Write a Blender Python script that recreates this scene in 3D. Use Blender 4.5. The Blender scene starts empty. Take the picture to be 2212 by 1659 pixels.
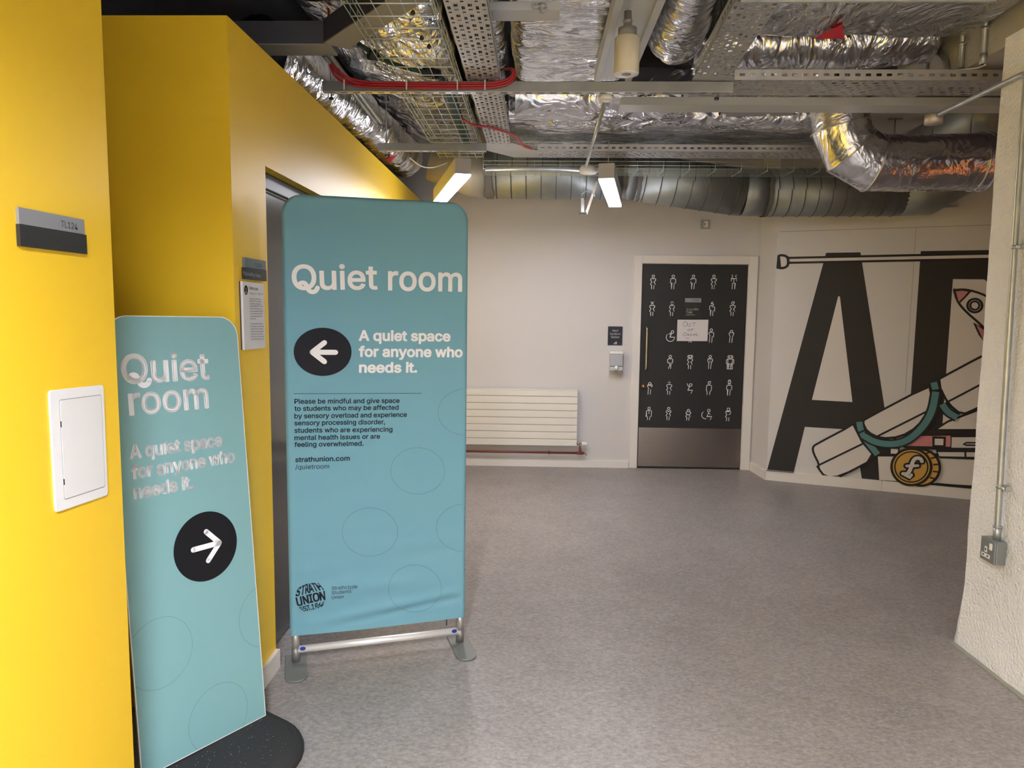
import bpy, bmesh, math, random
from mathutils import Vector, Matrix, noise
random.seed(7)
SC = bpy.context.scene
COL = SC.collection
R_ = math.radians

# ------------------------------------------------------------------ camera
F, CX, CY = 1600.0, 1106.0, 829.5
PITCH, YAW, ROLL = R_(5.817), R_(1.716), R_(0.616)
EYE = Vector((0, 0, 1.6))
fwd = Vector((-math.sin(YAW)*math.cos(PITCH), math.cos(YAW)*math.cos(PITCH), -math.sin(PITCH)))
rt0 = Vector((math.cos(YAW), math.sin(YAW), 0)); up0 = rt0.cross(fwd)
rt = math.cos(ROLL)*rt0 + math.sin(ROLL)*up0
up = -math.sin(ROLL)*rt0 + math.cos(ROLL)*up0
cd = bpy.data.cameras.new('camera'); cam = bpy.data.objects.new('camera', cd); COL.objects.link(cam)
cd.sensor_fit = 'HORIZONTAL'; cd.sensor_width = 36; cd.lens = F/2212*36; cd.clip_start = .02
m = Matrix((rt, up, -fwd)).transposed().to_4x4(); m.translation = EYE; cam.matrix_world = m
SC.camera = cam

# ------------------------------------------------------------------ world, exposure
w = bpy.data.worlds.new('world'); SC.world = w; w.use_nodes = True
w.node_tree.nodes['Background'].inputs[0].default_value = (.8, .85, .9, 1)
w.node_tree.nodes['Background'].inputs[1].default_value = .03
SC.view_settings.view_transform = 'Standard'; SC.view_settings.look = 'None'
SC.view_settings.gamma = 1; SC.view_settings.use_curve_mapping = False
SC.view_settings.exposure = 0.0
FAR_L, NEAR_L = 62.0, 620.0      # radiance of the batten diffusers

def ray(px, py):
    return rt*((px-CX)/F) + up*(-(py-CY)/F) + fwd
def at(px, py, **k):
    d = ray(px, py); (ax, v), = k.items(); i = 'xyz'.index(ax)
    return EYE + d*((v-EYE[i])/d[i])

# ------------------------------------------------------------------ materials
MATS = {}
def mat(name, col, rough=.6, metal=0, bump=0, bscale=40, var=0, vscale=8, spec=.5, emit=None, est=0, stretch=None, coat=0, bdist=.01):
    if name in MATS: return MATS[name]
    m = bpy.data.materials.new(name); m.use_nodes = True; MATS[name] = m
    nt = m.node_tree; b = nt.nodes['Principled BSDF']
    c = (*col, 1)
    b.inputs['Base Color'].default_value = c; b.inputs['Roughness'].default_value = rough
    b.inputs['Metallic'].default_value = metal; b.inputs['Specular IOR Level'].default_value = spec
    if coat: b.inputs['Coat Weight'].default_value = coat
    if emit: b.inputs['Emission Color'].default_value = (*emit, 1); b.inputs['Emission Strength'].default_value = est
    if bump or var:
        tc = nt.nodes.new('ShaderNodeTexCoord'); mp = nt.nodes.new('ShaderNodeMapping')
        nt.links.new(tc.outputs['Object'], mp.inputs[0])
        if stretch: mp.inputs['Scale'].default_value = stretch
    if var:
        n = nt.nodes.new('ShaderNodeTexNoise'); n.inputs['Scale'].default_value = vscale; n.inputs['Detail'].default_value = 6
        nt.links.new(mp.outputs[0], n.inputs['Vector'])
        r = nt.nodes.new('ShaderNodeMapRange'); r.inputs[1].default_value = .3; r.inputs[2].default_value = .7
        r.inputs[3].default_value = 1-var; r.inputs[4].default_value = 1+var
        nt.links.new(n.outputs[0], r.inputs[0])
        mx = nt.nodes.new('ShaderNodeMix'); mx.data_type = 'RGBA'; mx.blend_type = 'MULTIPLY'; mx.inputs[0].default_value = 1
        mx.inputs[6].default_value = c; nt.links.new(r.outputs[0], mx.inputs[7]); nt.links.new(mx.outputs[2], b.inputs['Base Color'])
    if bump:
        n = nt.nodes.new('ShaderNodeTexNoise'); n.inputs['Scale'].default_value = bscale; n.inputs['Detail'].default_value = 4
        nt.links.new(mp.outputs[0], n.inputs['Vector'])
        bp = nt.nodes.new('ShaderNodeBump'); bp.inputs['Strength'].default_value = bump; bp.inputs['Distance'].default_value = bdist
        nt.links.new(n.outputs[0], bp.inputs['Height']); nt.links.new(bp.outputs[0], b.inputs['Normal'])
    return m
def foil_mat(name, col, rough, sx=(1, 1, 1), st=.8):
    m = bpy.data.materials.new(name); m.use_nodes = True; nt = m.node_tree; b = nt.nodes['Principled BSDF']
    b.inputs['Base Color'].default_value = (*col, 1); b.inputs['Metallic'].default_value = 1; b.inputs['Roughness'].default_value = rough
    tc = nt.nodes.new('ShaderNodeTexCoord'); mp = nt.nodes.new('ShaderNodeMapping'); mp.inputs['Scale'].default_value = sx
    nt.links.new(tc.outputs['Object'], mp.inputs[0])
    a = nt.nodes.new('ShaderNodeTexNoise'); a.inputs['Scale'].default_value = 1.9; a.inputs['Detail'].default_value = 2; a.inputs['Distortion'].default_value = 1.2
    nt.links.new(mp.outputs[0], a.inputs['Vector'])
    def ridge(sc, det, di):                           # thin creases: 1-|noise-.5|
        n = nt.nodes.new('ShaderNodeTexNoise'); n.inputs['Scale'].default_value = sc; n.inputs['Detail'].default_value = det; n.inputs['Distortion'].default_value = di
        nt.links.new(mp.outputs[0], n.inputs['Vector'])
        x = nt.nodes.new('ShaderNodeMath'); x.operation = 'SUBTRACT'; x.inputs[1].default_value = .5; nt.links.new(n.outputs[0], x.inputs[0])
        y = nt.nodes.new('ShaderNodeMath'); y.operation = 'ABSOLUTE'; nt.links.new(x.outputs[0], y.inputs[0]); return y
    r1, r2 = ridge(2.5, 3, 1.8), ridge(9, 2, .8)
    s1 = nt.nodes.new('ShaderNodeMath'); s1.operation = 'MULTIPLY_ADD'; s1.inputs[1].default_value = -1.0; nt.links.new(r1.outputs[0], s1.inputs[0]); nt.links.new(a.outputs[0], s1.inputs[2])
    s2 = nt.nodes.new('ShaderNodeMath'); s2.operation = 'MULTIPLY_ADD'; s2.inputs[1].default_value = -.10; nt.links.new(r2.outputs[0], s2.inputs[0]); nt.links.new(s1.outputs[0], s2.inputs[2])
    bp = nt.nodes.new('ShaderNodeBump'); bp.inputs['Strength'].default_value = st; bp.inputs['Distance'].default_value = .062
    nt.links.new(s2.outputs[0], bp.inputs['Height']); nt.links.new(bp.outputs[0], b.inputs['Normal'])
    return m
M_yellow = mat('yellow_paint', (.9, .58, .025), .44, bump=.12, bscale=260, bdist=.002, spec=.5)
M_white = mat('white_wall_paint', (.66, .645, .64), .55, bump=.1, bscale=200, bdist=.002)
M_trim = mat('white_gloss_trim', (.78, .75, .71), .32)
M_pillar = mat('rough_white_plaster', (.84, .84, .85), .6, bump=1, bscale=75, bdist=.012, var=.04, vscale=5)
M_slab = mat('dark_concrete', (.2, .2, .22), .85, bump=.5, bscale=20)
M_soffit = mat('grey_soffit_paint', (.42, .41, .39), .7, bump=.3, bscale=40)
M_foil = foil_mat('aluminium_foil', (.82, .835, .87), .2, (1, 2.2, 1))
M_foilx = foil_mat('aluminium_foil_cross', (.82, .835, .87), .2, (2.2, 1, 1))
M_foils = foil_mat('smooth_foil', (.8, .8, .82), .25, (1.6, 1.6, 1.6), .4)
M_steel = mat('galvanised_steel', (.45, .475, .48), .42, .75, var=.12, vscale=14)
M_spiral = mat('spiral_duct_steel', (.31, .335, .33), .52, .75, var=.14, vscale=5)
M_strut = mat('grey_strut_steel', (.34, .35, .34), .45, .85, var=.08)
M_tray = mat('pale_zinc_tray', (.46, .46, .46), .45, .7, var=.06)
M_wire = mat('zinc_wire', (.6, .67, .62), .4, .8)
M_trunk = mat('grey_trunking', (.5, .52, .53), .45, .3)
M_red = mat('red_cable', (.42, .02, .03), .45)
M_green = mat('dark_green_cable', (.02, .05, .03), .5)
M_blackp = mat('black_plastic', (.012, .012, .014), .45)
M_beam = mat('dark_steel_paint', (.06, .06, .07), .6)
M_beamlow = mat('lit_beam_flange', (.3, .28, .22), .6)  # paler than the web: the lit underside is painted into the colour
M_cream = mat('cream_plastic', (.62, .58, .46), .5, var=.05)
M_whitep = mat('white_plastic', (.8, .79, .77), .35)
M_diff = mat('lamp_diffuser', (1, 1, 1), .5, emit=(.97, .965, 1.05), est=FAR_L)
M_diff2 = mat('lamp_diffuser_near', (1, 1, 1), .5, emit=(.93, .945, 1.03), est=NEAR_L)
M_diff3 = mat('lamp_diffuser_fill', (1, 1, 1), .5, emit=(1, .97, .93), est=16)
M_lamp = mat('white_lamp_housing', (.5, .48, .46), .5)
M_orange = mat('orange_lamp_glow', (1, .4, .1), .5, emit=(1, .28, .06), est=2.2)
M_teal = mat('teal_fabric', (.155, .345, .425), .75, bump=.15, bscale=500, bdist=.001, spec=.25)
M_tealb = mat('teal_board', (.19, .375, .385), .42)
M_core = mat('white_foam_edge', (.85, .84, .8), .6)
M_ink = mat('near_black_ink', (.01, .01, .012), .65, spec=.15)
M_inkdk = mat('charcoal_print', (.014, .015, .021), .7, spec=.15)
M_inkg = mat('dark_teal_ink', (.02, .06, .075), .6)
M_wprint = mat('white_print', (.82, .82, .82), .6)
M_alu = mat('brushed_aluminium', (.9, .9, .88), .35, .45)
M_pole = mat('grey_aluminium_tube', (.42, .41, .39), .42, .7)
M_foot = mat('grey_painted_steel_foot', (.2, .21, .2), .42, .3)
M_blue = mat('blue_sticker', (.01, .03, .25), .4)
M_rubber = mat('black_recycled_rubber', (.02, .02, .021), .8, bump=.4, bscale=120, bdist=.003)
M_speck = mat('pale_rubber_crumb', (.5, .5, .48), .7)
M_door = mat('black_door_laminate', (.014, .015, .017), .5)
M_kick = mat('stainless_kick_plate', (.42, .38, .35), .2, 1, bump=.1, bscale=6, stretch=(1, 1, 30), bdist=.003)
M_chrome = mat('satin_stainless', (.6, .58, .55), .25, 1)
M_grey = mat('grey_sign_metal', (.3, .31, .33), .45, .3)
M_bsign = mat('black_sign_panel', (.022, .022, .022), .45)
M_navy = mat('navy_sign_panel', (.012, .016, .035), .45)
M_paper = mat('white_paper', (.72, .7, .72), .8)
M_pencil = mat('grey_pen_ink', (.12, .12, .13), .8)
M_rad = mat('cream_radiator_enamel', (.8, .77, .7), .35)
M_pipe = mat('red_brown_pipe', (.2, .045, .03), .45)
M_brass = mat('brass', (.4, .28, .12), .35, 1)
M_glassp = mat('clear_grey_plastic', (.42, .44, .48), .2)
M_dleaf = mat('dark_glazed_door', (.06, .06, .06), .14, spec=.6)
M_dframe = mat('dark_grey_frame', (.05, .05, .048), .45)
M_mblack = mat('mural_black', (.016, .015, .016), .6)
M_mline = mat('mural_line_black', (.008, .008, .01), .6)
M_mwhite = mat('mural_white', (.72, .68, .64), .6)
M_mpink = mat('mural_pink', (.62, .24, .26), .6)
M_mteal = mat('mural_teal', (.09, .24, .26), .6)
M_mgold = mat('mural_gold', (.62, .36, .07), .6)
M_socket = mat('grey_metal_clad', (.26, .28, .29), .4, .6, bump=.1, bscale=150)

# floor: mottled grey vinyl
M_floor = bpy.data.materials.new('grey_mottled_vinyl'); M_floor.use_nodes = True
nt = M_floor.node_tree; b = nt.nodes['Principled BSDF']; b.inputs['Roughness'].default_value = .36; b.inputs['Specular IOR Level'].default_value = .4
tc = nt.nodes.new('ShaderNodeTexCoord')
n1 = nt.nodes.new('ShaderNodeTexNoise'); n1.inputs['Scale'].default_value = 55; n1.inputs['Detail'].default_value = 7; n1.inputs['Roughness'].default_value = .7
n2 = nt.nodes.new('ShaderNodeTexNoise'); n2.inputs['Scale'].default_value = 4; n2.inputs['Detail'].default_value = 3
mp = nt.nodes.new('ShaderNodeMapping'); mp.inputs['Scale'].default_value = (1, 1.5, 1)
nt.links.new(tc.outputs['Object'], mp.inputs[0]); nt.links.new(mp.outputs[0], n1.inputs['Vector']); nt.links.new(tc.outputs['Object'], n2.inputs['Vector'])
cr = nt.nodes.new('ShaderNodeValToRGB'); cr.color_ramp.elements[0].position = .36; cr.color_ramp.elements[0].color = (.2, .18, .171, 1)
cr.color_ramp.elements[1].position = .66; cr.color_ramp.elements[1].color = (.37, .34, .328, 1)
ad = nt.nodes.new('ShaderNodeMath'); ad.operation = 'MULTIPLY_ADD'; ad.inputs[1].default_value = .18
nt.links.new(n2.outputs[0], ad.inputs[0]); nt.links.new(n1.outputs[0], ad.inputs[2])
sb = nt.nodes.new('ShaderNodeMath'); sb.operation = 'SUBTRACT'; sb.inputs[1].default_value = .09
nt.links.new(ad.outputs[0], sb.inputs[0]); nt.links.new(sb.outputs[0], cr.inputs[0]); nt.links.new(cr.outputs[0], b.inputs['Base Color'])
rr = nt.nodes.new('ShaderNodeMapRange'); rr.inputs[3].default_value = .34; rr.inputs[4].default_value = .46
nt.links.new(n1.outputs[0], rr.inputs[0]); nt.links.new(rr.outputs[0], b.inputs['Roughness'])

# ------------------------------------------------------------------ mesh builder
def frame(d):
    d = d.normalized(); a = Vector((0, 0, 1)) if abs(d.z) < .9 else Vector((1, 0, 0))
    u = d.cross(a).normalized(); return u, d.cross(u).normalized()
class MB:
    def __init__(s): s.v = []; s.f = []; s.sm = []
    def add(s, vs, fs, smooth=False):
        k = len(s.v); s.v += [Vector(p) for p in vs]; s.f += [tuple(i+k for i in f) for f in fs]; s.sm += [smooth]*len(fs); return s
    def box(s, a, b):
        x0, y0, z0 = a; x1, y1, z1 = b
        return s.add([(x0,y0,z0),(x1,y0,z0),(x1,y1,z0),(x0,y1,z0),(x0,y0,z1),(x1,y0,z1),(x1,y1,z1),(x0,y1,z1)],
                     [(3,2,1,0),(4,5,6,7),(0,1,5,4),(1,2,6,5),(2,3,7,6),(3,0,4,7)])
    def obox(s, p0, p1, wd, h, upv=(0, 0, 1)):       # beam from p0 to p1, width wd sideways, height h along up
        p0, p1 = Vector(p0), Vector(p1); d = (p1-p0).normalized(); sd = d.cross(Vector(upv)).normalized(); uu = sd.cross(d).normalized()
        vs = [q + sd*a + uu*b_ for q in (p0, p1) for a, b_ in ((-wd/2,0),(wd/2,0),(wd/2,h),(-wd/2,h))]
        return s.add(vs, [(3,2,1,0),(4,5,6,7),(0,1,5,4),(1,2,6,5),(2,3,7,6),(3,0,4,7)])
    def tube(s, pts, r, n=10, cap=True, smooth=True):
        pts = [Vector(p) for p in pts]; rs = r if isinstance(r, (list, tuple)) else [r]*len(pts)
        k = len(s.v); u = None
        for i, p in enumerate(pts):
            d = (pts[min(i+1, len(pts)-1)]-pts[max(i-1, 0)]).normalized()
            if u is None: u, v = frame(d)
            else: u = (u-d*u.dot(d)).normalized(); v = d.cross(u)
            sc = 1
            if 0 < i < len(pts)-1:
                c = (pts[i]-pts[i-1]).normalized().dot((pts[i+1]-pts[i]).normalized()); sc = 1
            for j in range(n):
                t = 2*math.pi*j/n; s.v.append(p + (u*math.cos(t)+v*math.sin(t))*rs[i]*sc)
        for i in range(len(pts)-1):
            for j in range(n):
                j2 = (j+1) % n; s.f.append((k+i*n+j, k+i*n+j2, k+(i+1)*n+j2, k+(i+1)*n+j)); s.sm.append(smooth)
        if cap:
            s.f.append(tuple(k+j for j in reversed(range(n)))); s.f.append(tuple(k+(len(pts)-1)*n+j for j in range(n))); s.sm += [False, False]
        return s
    def lathe(s, c, prof, n=24, axis=(0, 0, 1)):
        c = Vector(c); ax = Vector(axis).normalized(); u, v = frame(ax)
        k = len(s.v)
        for r, z in prof:
            for j in range(n):
                t = 2*math.pi*j/n; s.v.append(c+ax*z+(u*math.cos(t)+v*math.sin(t))*r)
        for i in range(len(prof)-1):
            for j in range(n):
                j2 = (j+1) % n; s.f.append((k+i*n+j, k+i*n+j2, k+(i+1)*n+j2, k+(i+1)*n+j)); s.sm.append(True)
        s.f.append(tuple(k+j for j in range(n))); s.f.append(tuple(k+(len(prof)-1)*n+j for j in range(n))); s.sm += [False, False]
        return s
    def prism(s, pts, off):                           # planar outline extruded by a vector
        n = len(pts); off = Vector(off); vs = [Vector(p) for p in pts]; vs += [p+off for p in vs]
        return s.add(vs, [tuple(range(n-1, -1, -1)), tuple(range(n, 2*n))]+[(i, (i+1) % n, (i+1) % n+n, i+n) for i in range(n)])
WO = {}
def finish(o, parent, org):
    COL.objects.link(o)
    if parent: o.parent = parent; o.location = org - WO[parent.name]
    else: o.location = org
    WO[o.name] = org
def obj(name, mb, ma, parent=None, bevel=0, fixn=True):
    org = sum(mb.v, Vector())/max(1, len(mb.v))
    if not parent: org = Vector((org.x, org.y, min(p.z for p in mb.v)))
    me = bpy.data.meshes.new(name); me.from_pydata([p-org for p in mb.v], [], mb.f)
    me.polygons.foreach_set('use_smooth', mb.sm)
    if fixn:
        bm = bmesh.new(); bm.from_mesh(me); bmesh.ops.recalc_face_normals(bm, faces=bm.faces); bm.to_mesh(me); bm.free()
    me.materials.append(ma); o = bpy.data.objects.new(name, me); finish(o, parent, org)
    if bevel:
        md = o.modifiers.new('bevel', 'BEVEL'); md.width = bevel; md.segments = 2; md.limit_method = 'ANGLE'
    return o
def tag(o, label=None, cat=None, group=None, kind=None):
    if label: o['label'] = label
    if cat: o['category'] = cat
    if group: o['group'] = group
    if kind: o['kind'] = kind
    return o
def thing(name, label, cat, loc, group=None, kind=None):
    o = bpy.data.objects.new(name, None); o.empty_display_size = .1; finish(o, None, Vector(loc)); return tag(o, label, cat, group, kind)
def struct(name, mb, ma, label, parent=None, cat='wall'):
    o = obj(name, mb, ma, parent)
    if not parent: tag(o, label, cat, kind='structure')
    return o

# ------------------------------------------------------------------ flat print on a plane
class Plane:
    def __init__(s, O, u, v, warp=None):
        s.O = Vector(O); s.u = Vector(u).normalized(); s.v = Vector(v).normalized(); s.n = s.u.cross(s.v).normalized(); s.warp = warp
    def loc(s, px, py):
        d = ray(px, py); t = (s.O-EYE).dot(s.n)/d.dot(s.n); q = EYE+d*t-s.O; return (q.dot(s.u), q.dot(s.v))
    def P(s, a, b_, d=0):
        if s.warp: d = d+s.warp(a, b_)
        return s.O+s.u*a+s.v*b_+s.n*d
FONT = None
try: FONT = bpy.data.fonts.load(bpy.utils.resource_path('LOCAL')+'/datafiles/fonts/Inter.woff2')
except Exception: pass
_tc = {}
def text_mesh(s, bold=0.0, shear=0):
    global CAP
    vs, fs = text_mesh0(s)
    if bold <= 0: return vs, fs
    key = (s, bold)
    if key in _tc: return _tc[key]
    off = bold*CAP; cnt = {}
    for f in fs:
        for i in range(len(f)):
            e = (f[i], f[(i+1) % len(f)]); k = (min(e), max(e)); cnt.setdefault(k, []).append(e)
    vs2, fs2 = list(vs), list(fs)
    for k, l in cnt.items():
        if len(l) != 1: continue
        a, b_ = Vector(vs[l[0][0]]), Vector(vs[l[0][1]]); d = b_-a
        if d.length < 1e-7: continue
        d.normalize(); n = Vector((-d.y, d.x))*off; a, b_ = a-d*off*.55, b_+d*off*.55; q = len(vs2)
        vs2 += [tuple(a+n), tuple(b_+n), tuple(b_-n), tuple(a-n)]; fs2.append((q, q+1, q+2, q+3))
    _tc[key] = (vs2, fs2); return vs2, fs2
def text_mesh0(s, bold=0.0, shear=0):
    key = (s, bold, shear)
    if key in _tc: return _tc[key]
    cu = bpy.data.curves.new('t', 'FONT'); cu.body = s; cu.size = 1; cu.resolution_u = 3; cu.shear = shear
    if FONT: cu.font = FONT
    o = bpy.data.objects.new('t', cu); COL.objects.link(o)
    dg = bpy.context.evaluated_depsgraph_get(); me = bpy.data.meshes.new_from_object(o.evaluated_get(dg))
    vs = [(v.co.x, v.co.y) for v in me.vertices]; fs = [tuple(p.vertices) for p in me.polygons]
    bpy.data.objects.remove(o); bpy.data.meshes.remove(me); _tc[key] = (vs, fs); return vs, fs
CAP = 1.0
CAP = max(v[1] for v in text_mesh0('H')[0])
def place_text(mb, pl, s, bl, br, hgt, bold=0, d=.0012, q=False):
    """text whose baseline runs from local point bl to br (its ink extents), capital height hgt in metres"""
    vs, fs = text_mesh(s.replace('Q', 'O') if q else s, bold)
    x0 = min(v[0] for v in vs); x1 = max(v[0] for v in vs); W = x1-x0
    bl, br = Vector(bl), Vector(br); e = (br-bl); L = e.length; e.normalize(); n = Vector((-e.y, e.x))
    def T(x, y):
        r = bl+e*((x-x0)/W*L)+n*(y/CAP*hgt); return pl.P(r.x, r.y, d)
    mb.add([T(*v) for v in vs], fs)
    if q:                                            # curled tail of the capital letter
        ow = max(v[0] for v in text_mesh('O', bold)[0])-min(v[0] for v in text_mesh('O', bold)[0])
        tail = [(.30,.17),(.33,.24),(.42,.28),(.52,.26),(.58,.18),(.62,.06),(.68,-.06),(.78,-.12),(.90,-.11),(.99,-.04),(1.03,.06)]
        pts = [(x0+tx*ow, ty*CAP) for tx, ty in tail]
        poly = smooth(pts, 3)
        wd = CAP*(.125+bold*2)
        ribs = ribbon2(poly, wd)
        for quad in ribs: mb.add([T(*p) for p in quad], [tuple(range(len(quad)))])
def smooth(pts, it=2, closed=False):
    pts = [Vector(p) for p in pts]
    for _ in range(it):
        o = [] if closed else [pts[0]]
        n = len(pts)
        for i in range(n if closed else n-1):
            a, b_ = pts[i], pts[(i+1) % n]; o += [a*.75+b_*.25, a*.25+b_*.75]
        if not closed: o.append(pts[-1])
        pts = o
    return pts
def ribbon2(pts, wd, closed=False, cap=True):
    pts = [Vector(p) for p in pts]; out = []; n = len(pts)
    ns = []
    for i in range(n):
        a = pts[(i-1) % n] if (closed or i > 0) else pts[i]; c = pts[(i+1) % n] if (closed or i < n-1) else pts[i]
        d = (c-a); d = d.normalized() if d.length > 1e-9 else Vector((1, 0))
        nn = Vector((-d.y, d.x)); k = 1
        if a is not pts[i] and c is not pts[i]:
            dd = (pts[i]-a).normalized(); k = 1/max(.5, abs(nn.dot(Vector((-dd.y, dd.x)))))
        ns.append(nn*wd/2*k)
    for i in range(n if closed else n-1):
        j = (i+1) % n; out.append([pts[i]+ns[i], pts[j]+ns[j], pts[j]-ns[j], pts[i]-ns[i]])
    if cap and not closed:
        for p in (pts[0], pts[-1]): out.append([p+Vector((math.cos(t*math.pi/4), math.sin(t*math.pi/4)))*wd/2 for t in range(8)])
    return out
def stroke(mb, pl, pts, wd, closed=False, d=.001, cap=True):
    for quad in ribbon2(pts, wd, closed, cap): mb.add([pl.P(p.x, p.y, d) for p in quad], [tuple(range(len(quad)))])
def fill(mb, pl, pts, d=.001):
    mb.add([pl.P(p[0], p[1], d) for p in pts], [tuple(range(len(pts)))])
def ring(c, rx, ry=None, n=48, a0=0, a1=2*math.pi, rot=0):
    ry = ry or rx; full = abs(a1-a0-2*math.pi) < 1e-6; k = n if full else n+1; o = []
    for i in range(k):
        t = a0+(a1-a0)*i/n; x, y = rx*math.cos(t), ry*math.sin(t)
        o.append((c[0]+x*math.cos(rot)-y*math.sin(rot), c[1]+x*math.sin(rot)+y*math.cos(rot)))
    return o

# ================================================================== SETTING
ZC = 3.45
struct('floor', MB().box((-3.5, -4.5, -.1), (7, 8, 0)), M_floor, 'grey brown mottled vinyl floor with fine welded seams', cat='floor')
FLR = bpy.data.objects['floor']
for a, b_ in (((1500, 1400), (2079, 1408)), ((1538, 1480), (1640, 1659)), ((1310, 1012), (1345, 1075)), ((600, 1447), (572, 1499))):
    p, q = at(*a, z=.0), at(*b_, z=.0); p.z = q.z = -.0002
    obj('weld_seam', MB().obox(p, q, .0035, .0006), mat('seam_grey', (.3, .275, .26), .5), FLR)
struct('ceiling', MB().box((-3.5, -4.5, ZC), (7, 8, ZC+.1)), M_slab, 'dark concrete slab above the foil ducts', cat='ceiling')
XA, YF = -1.13, 7.45
WT = 2.645                                            # top of the yellow partitions
struct('wall_left_near', MB().box((XA-.9, -4, 0), (XA, 1.966, WT+.02)), M_yellow, 'bright yellow pier at the left edge of the view')
struct('wall_left_recess', MB().box((-2.9, 2.769, 0), (XA-.12, 2.889, WT)), M_yellow, 'yellow wall facing the viewer inside the recess')
DY0, DY1, DZ = 3.122, 4.12, 2.179                     # dark door in the yellow wall
w_ = MB().box((XA-.12, 2.769, 0), (XA, DY0, WT)); w_.box((XA-.12, DY1, 0), (XA, YF, WT)); w_.box((XA-.12, DY0, DZ), (XA, DY1, WT))
struct('wall_left', w_, M_yellow, 'long yellow partition running to the far wall')
struct('wall_back_left', MB().box((-3.0, 1.9, 0), (-2.9, 8, ZC)), M_white, 'white wall behind the yellow partition')
fw = MB().box((-3, YF, 0), (1.03, YF+.15, ZC)); fw.box((2.125, YF, 0), (2.2, YF+.15, ZC)); fw.box((1.03, YF, 2.09), (2.125, YF+.15, ZC))
struct('wall_far', fw, M_white, 'white far wall with the radiator and the black door')
# mural wall
MA, MBp = Vector((2.229, 7.021, 0)), Vector((3.78, 6.405, 0)); mu = (MBp-MA).normalized(); mn = Vector((-mu.y, mu.x, 0))  # mn points away from viewer
PX = -2.9 + 0
def wall_seg(p, q, th, z1, z0=0):
    d = (q-p).normalized(); n = Vector((-d.y, d.x, 0))*th
    return MB().prism([Vector((p.x, p.y, z0)), Vector((q.x, q.y, z0)), Vector((q.x, q.y, z1)), Vector((p.x, p.y, z1))], n)
MEND = MA+mu*3.6
struct('wall_far_return', MB().prism([(2.2, 7.6, 0), (2.2, YF, 0), (MA.x, MA.y, 0), (MA.x+.12, MA.y+.1, 0), (2.4, 7.6, 0)], (0, 0, ZC)), M_white, 'narrow white return between black door and mural wall')
struct('wall_mural', wall_seg(MA, MEND, .12, ZC), M_white, 'white angled wall carrying the painted mural')
# right hand pier: rough white plaster
XP, YP = 2.09, 3.53
def pier():
    mb = MB(); pts = []
    nz = 60; ny = 50
    def X(y, z):
        o = (noise.noise(Vector((y*3, z*3, 1)))*.006+noise.noise(Vector((y*14, z*14, 5)))*.002)
        fl = .02*max(0, 1-z/.35)**2*(1+.6*noise.noise(Vector((y*9, z*9, 2))))
        return XP-fl+o+(3.53-y)*.01
    def Y(z):
        return YP+.006*noise.noise(Vector((z*4, 3, 9)))+.005*noise.noise(Vector((z*22, 3, 9)))+.025*max(0, 1-z/.3)
    for i in range(nz+1):
        z = 2.83*(i/nz)**1.3
        row = [(X(y, z), y, z) for y in [(-3.9+(1-(1-j/ny)**2.2)*(YP+3.9)) for j in range(ny+1)]]
        yl = Y(z); row[-1] = (row[-1][0]+.006, yl, z); row.append((XP+.05, yl+.006, z)); row.append((XP+.5, yl+.006, z)); pts.append(row)
    k = len(pts[0]); vs = [p for r in pts for p in r]
    fs = [(i*k+j, i*k+j+1, (i+1)*k+j+1, (i+1)*k+j) for i in range(nz) for j in range(k-1)]
    mb.add(vs, fs, True)
    n = len(vs); mb.add([(XP+.5, -3.9, 0), (XP+.5, -3.9, 2.83), (XP+.5, YP, 0), (XP+.5, YP, 2.83), pts[0][0], pts[-1][0]], [(0, 1, 3, 2), (0, 4, 5, 1)])
    return mb
struct('wall_right', pier(), M_pillar, 'rough white plastered pier at the right edge')
sl_ = MB(); sl_.obox((XP-.034, YP+.02, 0), (XP+.01, -1, 0), .022, .006); obj('foot_seal', sl_, mat('grey_green_seal', (.3, .3, .25), .6), bpy.data.objects['wall_right'])
struct('wall_right_upper', MB().box((XP+.07, -3.9, 2.832), (XP+.6, 4.7, ZC)), M_soffit, 'grey painted beam above the right pier')
struct('wall_east', MB().box((6.6, -4.4, 0), (6.7, 7.9, ZC)), M_white, 'white side wall out of view on the right')
struct('wall_south', MB().box((-3, -4.4, 0), (6.6, -4.3, ZC)), M_white, 'white wall behind the viewer')
struct('wall_north_east', MB().box((5.4, 7.8, 0), (6.6, 7.9, ZC)), M_white, 'white wall beyond the mural corner')

# baseboards
struct('baseboard_left', MB().box((XA, 2.769, 0), (XA+.018, DY0, .085)), M_trim, 'white skirting under the yellow wall by the banner', cat='baseboard')
struct('baseboard_left_far', MB().box((XA, DY1, 0), (XA+.018, YF-.02, .085)), M_trim, 'white skirting under the far yellow wall behind the banner', cat='baseboard')
struct('baseboard_far', MB().box((-1.11, YF-.018, 0), (.965, YF, .07)), M_trim, 'white skirting under the radiator', cat='baseboard')
pb = MB().prism([(2.203, YF, 0), (2.185, YF-.018, 0), (MA.x-.017, MA.y-.01, 0), (MA.x-.001, MA.y, 0)], (0, 0, .085))
struct('baseboard_return', pb, M_trim, 'short white skirting between black door and mural', cat='baseboard')
q0 = MA-mn*.018
for i, (s0, s1) in enumerate(((-.006, .985), (.988, 3.5))):
    struct('baseboard_mural'+('' if i == 0 else '_right'), MB().prism([q0+mu*s0, q0+mu*s1, q0+mu*s1+mn*.018, q0+mu*s0+mn*.018], (0, 0, .095)), M_trim, 'white skirting under the mural, %s length' % ('left' if i == 0 else 'right'), cat='baseboard')
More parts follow.
